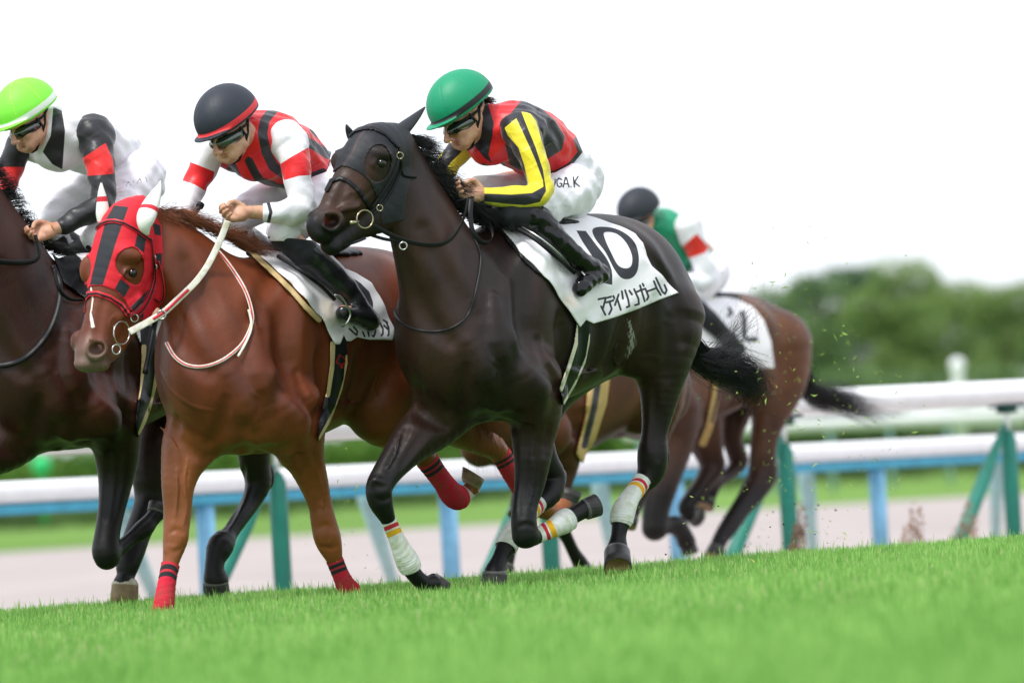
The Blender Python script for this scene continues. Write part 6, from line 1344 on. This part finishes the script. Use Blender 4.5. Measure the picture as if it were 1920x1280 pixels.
# ------------------------------------------------------------------ background horses and the green-jacketed rider
def back_horse(fr, bx, by, s, mat, darkf, neck, legs, hooves, label, tail_to, cut, h=.012):
    pr = trunk(fr, bx, by, s) + neck + legs
    o = body('racehorse', pr, mat, h=h, attrs=darkf); tag(o, label, 'horse')
    for c0, c1, w_, r_ in hooves: hoof(fr, c0, c1, w_, w_, r_, r_ * 1.12, hoof_mat, o)
    return o, pr
def head_neck(fr, x, y, s, w=-.02):
    q = lambda a: (x + a[0] * s, y + a[1] * s, w + a[2], a[3] * s) + tuple(a[4:])
    return [chain(fr, [q(a) for a in [(0, 0, 0, 46, .62), (20, 45, 0, 62, .58), (40, 110, 0, 80, .55), (70, 185, 0, 96, .60), (100, 260, 0, 110, .72), (128, 325, 0, 125, .85)]], k=.10, sub=8),
            chain(fr, [q(a) for a in [(-7, -15, 0, 40, .85), (-36, 0, -.01, 50, .85), (-70, 55, -.04, 46, .76), (-110, 110, -.08, 34, .8), (-135, 140, -.10, 29, .9)]], k=.05),
            chain(fr, [q(a) for a in [(-12, 62, 0, 50, .55), (-50, 120, -.03, 32, .55), (-105, 165, -.08, 20, .8)]], k=.03)]
brown4 = M('brown_coat', (0.062, 0.024, 0.016), rough=.4, layers=[('dark', (0.008, 0.006, 0.006), .12)], var=.3, vscale=5, var2=((0.12, 0.05, 0.025), 2.2), spec=.22)
brown5 = M('liver_brown_coat', (0.10, 0.032, 0.014), rough=.42, layers=[('dark', (0.007, 0.006, 0.006), .10)], var=.3, vscale=5, var2=((0.05, 0.018, 0.01), 2.8), spec=.22)
if not EXPR or 'b' in EXPR:
    h4 = Frame(1196, 32.6, 37); h5 = Frame(958, 29.0, 37)
    df = lambda v0: (lambda V: {'dark': (v0 - proj(V)[1]) / 700., 'pink': np.full(len(V), .05)})
    legs4 = [
        chain(h4, [(1262, 765, .17, 56), (1262, 810, .16, 46), (1252, 860, .15, 38), (1240, 910, .15, 31), (1230, 955, .14, 26), (1228, 988, .14, 25)], k=.04), chain(h4, [(1226, 992, .14, 20), (1250, 985, .15, 16), (1268, 985, .16, 19), (1280, 1000, .16, 17), (1287, 1015, .16, 18)], k=.02),
        chain(h4, [(1300, 770, -.14, 56), (1318, 815, -.14, 38), (1330, 850, -.14, 27), (1335, 875, -.14, 24), (1318, 905, -.14, 18), (1300, 930, -.14, 17), (1285, 950, -.14, 14), (1290, 965, -.14, 13)], k=.04),
        chain(h4, [(1452, 650, .15, 72), (1458, 710, .16, 56), (1448, 760, .16, 40), (1436, 805, .15, 28), (1430, 850, .14, 25), (1430, 888, .13, 28), (1410, 925, .12, 23), (1388, 955, .12, 19), (1368, 985, .12, 18), (1352, 1008, .12, 15), (1345, 1024, .12, 15)], k=.045),
        chain(h4, [(1400, 680, -.14, 60), (1380, 760, -.14, 36), (1372, 820, -.14, 20), (1385, 862, -.14, 19), (1370, 885, -.14, 12), (1345, 905, -.14, 12), (1330, 930, -.14, 13)], k=.045)]
    H4, pr4 = back_horse(h4, 1196, 690, .715, brown4, df(850), head_neck(h4, 1100, 470, .715), legs4, [((1289, 1018), (1294, 1036), .16, 15), ((1295, 962), (1308, 970), -.14, 17), ((1345, 1026), (1338, 1046), .12, 17), ((1328, 934), (1322, 950), -.14, 15)], 'brown horse behind on the right, its rump against the green wood', None, None)
    roots = px_path(h4, [(1498, 700, .02), (1505, 690, 0)], 3); K4 = h4.Z / FPX; d4 = lambda x, y, z=0: (R_ * x - U_ * y) * K4 + f_ * z
    hair('tail', roots, lambda s, g: np.array([d4(0, 0), d4(8, 30 + 10 * g.random()), d4(36, 48 + 14 * g.random(), .1), d4(90, 62 + g.normal(0, 8), .2), d4(150 + g.normal(0, 14), 85 + g.normal(0, 10), .3)]), .3, hair_dk, H4, count=450, spread=.05, rad=.0016, wav=.01, jd=.05, seed=31, seg=9)
    roots = px_path(h4, [(1110, 450, -.02), (1150, 500, 0), (1200, 560, 0), (1240, 570, 0)], 3)
    hair('mane', roots, lambda s, g: np.array([d4(0, -3), d4(14, -4), d4(34 + g.normal(0, 5), 6)]), .1, hair_dk, H4, count=400, spread=.03, rad=.002, seed=32)
    CP4 = [(1235, 555), (1262, 600), (1290, 645), (1318, 690), (1330, 700), (1362, 690), (1400, 690), (1452, 690), (1446, 640), (1432, 600), (1412, 575), (1380, 560), (1335, 552), (1280, 545)]
    def ca4(V):
        u, v, z = proj(V); d = np.min([line_sd([(1367, 578), (1372, 586), (1366, 592)], u, v, 3.5), line_sd([(1392, 586), (1396, 600), (1395, 632)], u, v, 4.5), line_sd([(1402, 637), (1418, 636)], u, v, 4.5)], 0); return {'ink': np.where(h4.w(V) > -.05, d, 50) * .003, 'soil': np.full(len(V), .05)}
    c4 = shell('saddle_cloth', h4, pr4, .018, lambda u, v, w, p: poly_sd(CP4, u, v), (1225, 535, 1462, 710), white_cloth, None, h=.009, attrs=ca4, wr=(-.36, .45)); tag(c4, 'white saddle cloth with faint dark figures on the brown horse behind the tail', 'saddle cloth')
    tanp = M('tan_pad_and_girth', (0.50, 0.33, 0.12), rough=.6, layers=[('blk', (0.01, 0.01, 0.012))])
    s4 = shell('saddle', h4, pr4, .026, region_line([(1262, 598), (1290, 625), (1315, 650), (1332, 668)], 6), (1250, 590, 1345, 680), tanp, None, h=.008, attrs=lambda V: {'blk': np.full(len(V), .05)}, wr=(-.3, .45)); tag(s4, 'saddle with tan pad edge and tan girth on the brown horse behind', 'saddle')
    shell('girth', h4, pr4, .02, region_line([(1345, 690), (1342, 740), (1330, 800), (1318, 830)], 7), (1300, 680, 1365, 845), tanp, s4, h=.008, attrs=lambda V: {'blk': line_sd([(1350, 690), (1346, 740), (1334, 790)], *proj(V)[:2], 2.5) * .003}, wr=(-.1, .45))
    body('seat', [chain(h4, [(1280, 556, 0, 12, 3.2), (1310, 556, 0, 11, 4.4), (1350, 560, 0, 11, 4.4)])], black_leather, h=.012, parent=s4)
    # horse five, hidden behind number ten apart from its underside
    legs5 = [
        chain(h5, [(1065, 760, .17, 50), (1068, 815, .16, 32), (1062, 870, .15, 24), (1050, 920, .14, 19), (1044, 955, .14, 20), (1052, 985, .14, 15), (1064, 1010, .14, 12), (1076, 1035, .14, 12), (1088, 1055, .14, 15)], k=.04),
        chain(h5, [(955, 790, -.14, 45), (975, 850, -.14, 28), (980, 900, -.14, 20), (976, 940, -.14, 18), (968, 985, -.14, 12), (958, 1025, -.14, 12), (950, 1055, -.14, 14)], k=.04),
        chain(h5, [(1220, 680, .15, 70), (1236, 750, .16, 46), (1230, 810, .15, 28), (1222, 860, .14, 22), (1214, 895, .13, 18), (1198, 935, .12, 12), (1185, 965, .12, 13)], k=.045),
        chain(h5, [(1170, 690, -.14, 70), (1100, 770, -.14, 50), (1035, 835, -.14, 28), (1005, 875, -.14, 20), (990, 915, -.14, 14), (975, 950, -.14, 13)], k=.045)]
    H5, pr5 = back_horse(h5, 948, 728, .80, brown5, df(905), head_neck(h5, 872, 530, .62, w=.10), legs5, [((1089, 1058), (1095, 1075), .14, 17), ((949, 1058), (945, 1078), -.14, 16), ((1183, 968), (1176, 984), .12, 16), ((973, 953), (968, 968), -.14, 16)], 'brown horse mostly hidden behind number ten, its tan girth showing under that belly', None, None, h=.011)
    s5 = shell('saddle', h5, pr5, .02, lambda u, v, w, p: poly_sd([(1104, 690), (1146, 690), (1138, 755), (1116, 825), (1092, 870), (1080, 850), (1098, 780)], u, v), (1060, 680, 1160, 880), tanp, None, h=.008, attrs=lambda V: {'blk': line_sd([(1124, 695), (1114, 765), (1096, 835)], *proj(V)[:2], 6) * .0028}, wr=(-.2, .45)); tag(s5, 'tan and black girth of the hidden brown horse, seen below number ten', 'saddle')
if not EXPR or 'b' in EXPR:
    fr = h4; hd = Head(fr, 1198, 405, .02, (-.62, -.66, -.42), sc=1.0)
    armN = [(1290, 424, .20, 24), (1297, 443, .21, 22), (1308, 470, .22, 17.5), (1320, 500, .24, 17), (1324, 522, .24, 17), (1305, 530, .22, 15), (1275, 525, .18, 12), (1255, 522, .15, 10)]
    armF = [(1225, 420, -.16, 20), (1205, 450, -.22, 16), (1195, 480, -.24, 14), (1210, 505, -.18, 11)]
    legN = [(1330, 510, .12, 32), (1312, 535, .14, 29), (1290, 545, .16, 23), (1280, 560, .19, 18), (1305, 580, .24, 17), (1335, 605, .29, 15), (1362, 632, .31, 12), (1372, 642, .32, 11)]
    legF = [(1310, 505, -.12, 30), (1270, 520, -.18, 24), (1235, 530, -.22, 18), (1255, 560, -.26, 14)]
    def ch(p, g=0.0, t0=None, t1=None, k=.03, sub=4): return chain(fr, p, k=k, sub=sub, grow=g, t0=t0, t1=t1)
    P4 = [chain(fr, [(1328, 505, 0, 30, 1.15), (1300, 475, 0, 33, 1.12), (1268, 448, 0, 38, 1.15), (1242, 430, 0, 36, 1.28), (1225, 425, 0, 26, 1.25)], sub=8), chain(fr, [(1235, 425, 0, 20), (1218, 420, 0, 18), (1208, 415, .01, 18)], k=.03),
          ch(armN, -.004), ch(armF, -.004), ch(legN, -.008), ch(legF, -.01), ell(fr, 1328, 515, 0, 30, 31, 38, k=.05)] + hd.prims() + hand_prims(fr.J(1252, 522, .15)[0], -R_ - U_ * .2, -U_ + R_ * .1) + hand_prims(fr.J(1210, 506, -.17)[0], -R_ - U_ * .4, -U_) + [ch([(1370, 642, .32, 11), (1386, 655, .325, 11), (1366, 664, .33, 10)])]
    J4 = body('person', P4, skin, h=.007, attrs=skin_attr(hd)); tag(J4, 'blurred jockey in green vest and white sleeves with red armband, on the horse behind', 'jockey')
    helmet(hd, J4, M('charcoal_helmet_cover', (0.022, 0.026, 0.036), rough=.6, layers=[('seam', (0.015, 0.02, 0.03))]), size=1.0); goggles(hd, J4, goggle_mat, black_leather)
    mj = M('green_silk', (0.004, 0.26, 0.13), **silk); ms = M('white_sleeve_red_armband', (0.80, 0.80, 0.86), layers=[('red', (0.76, 0.03, 0.02))], **silk)
    hem = [(1190, 380), (1250, 385), (1300, 420), (1340, 480), (1330, 510), (1290, 515), (1240, 500), (1195, 470)]
    garment('jersey', [chain(fr, [(1322, 500, 0, 31, 1.15), (1300, 475, 0, 35, 1.12), (1268, 448, 0, 40, 1.15), (1242, 432, 0, 38, 1.3), (1222, 428, 0, 27, 1.3)], sub=8, grow=.012), ell(fr, 1258, 436, .06, 30, 32, 26, k=.04), ell(fr, 1268, 475, .06, 24, 34, 26, k=.05)], mj, J4, fr, h=.009, clip=lambda u, v, w, p: poly_sd(hem, u, v), seed=31)
    RB4 = [(1280, 462), (1306, 438), (1330, 464), (1322, 474), (1288, 486)]
    garment('sleeve', [ch(armN, .008, 0, 6.6, sub=6)], ms, J4, fr, h=.008, attrs=lambda V: {'red': poly_sd(RB4, *proj(V)[:2]) * .003}, seed=32); garment('sleeve', [ch(armF, .008, 0, 2.8, sub=6)], ms, J4, fr, h=.009, attrs=lambda V: {'red': np.full(len(V), .05)}, seed=33)
    garment('breeches', [chain(fr, [(1330, 508, 0, 31, 1.15), (1308, 486, 0, 33, 1.12)], grow=.009), ch(legN, .008, 0, 2.9, sub=6), ch(legF, .008, 0, 2.4, sub=6), ell(fr, 1328, 517, 0, 34, 34, 42, k=.05)], breech_mat, J4, fr, h=.009, clip=lambda u, v, w, p: poly_sd([(1200, 500), (1290, 505), (1335, 470), (1390, 480), (1390, 580), (1200, 580)], u, v), attrs=lambda V: {'ink': np.full(len(V), .05), 'redink': np.full(len(V), .05)}, seed=34)
    garment('boot', [ch(legN, .009, 2.8, 7, sub=6), ch([(1370, 642, .32, 12), (1386, 655, .325, 12.5), (1366, 664, .33, 11)])], black_cloth, J4, fr, h=.009); garment('boot', [ch(legF, .009, 2.3, 3, sub=6)], black_cloth, J4, fr, h=.01)
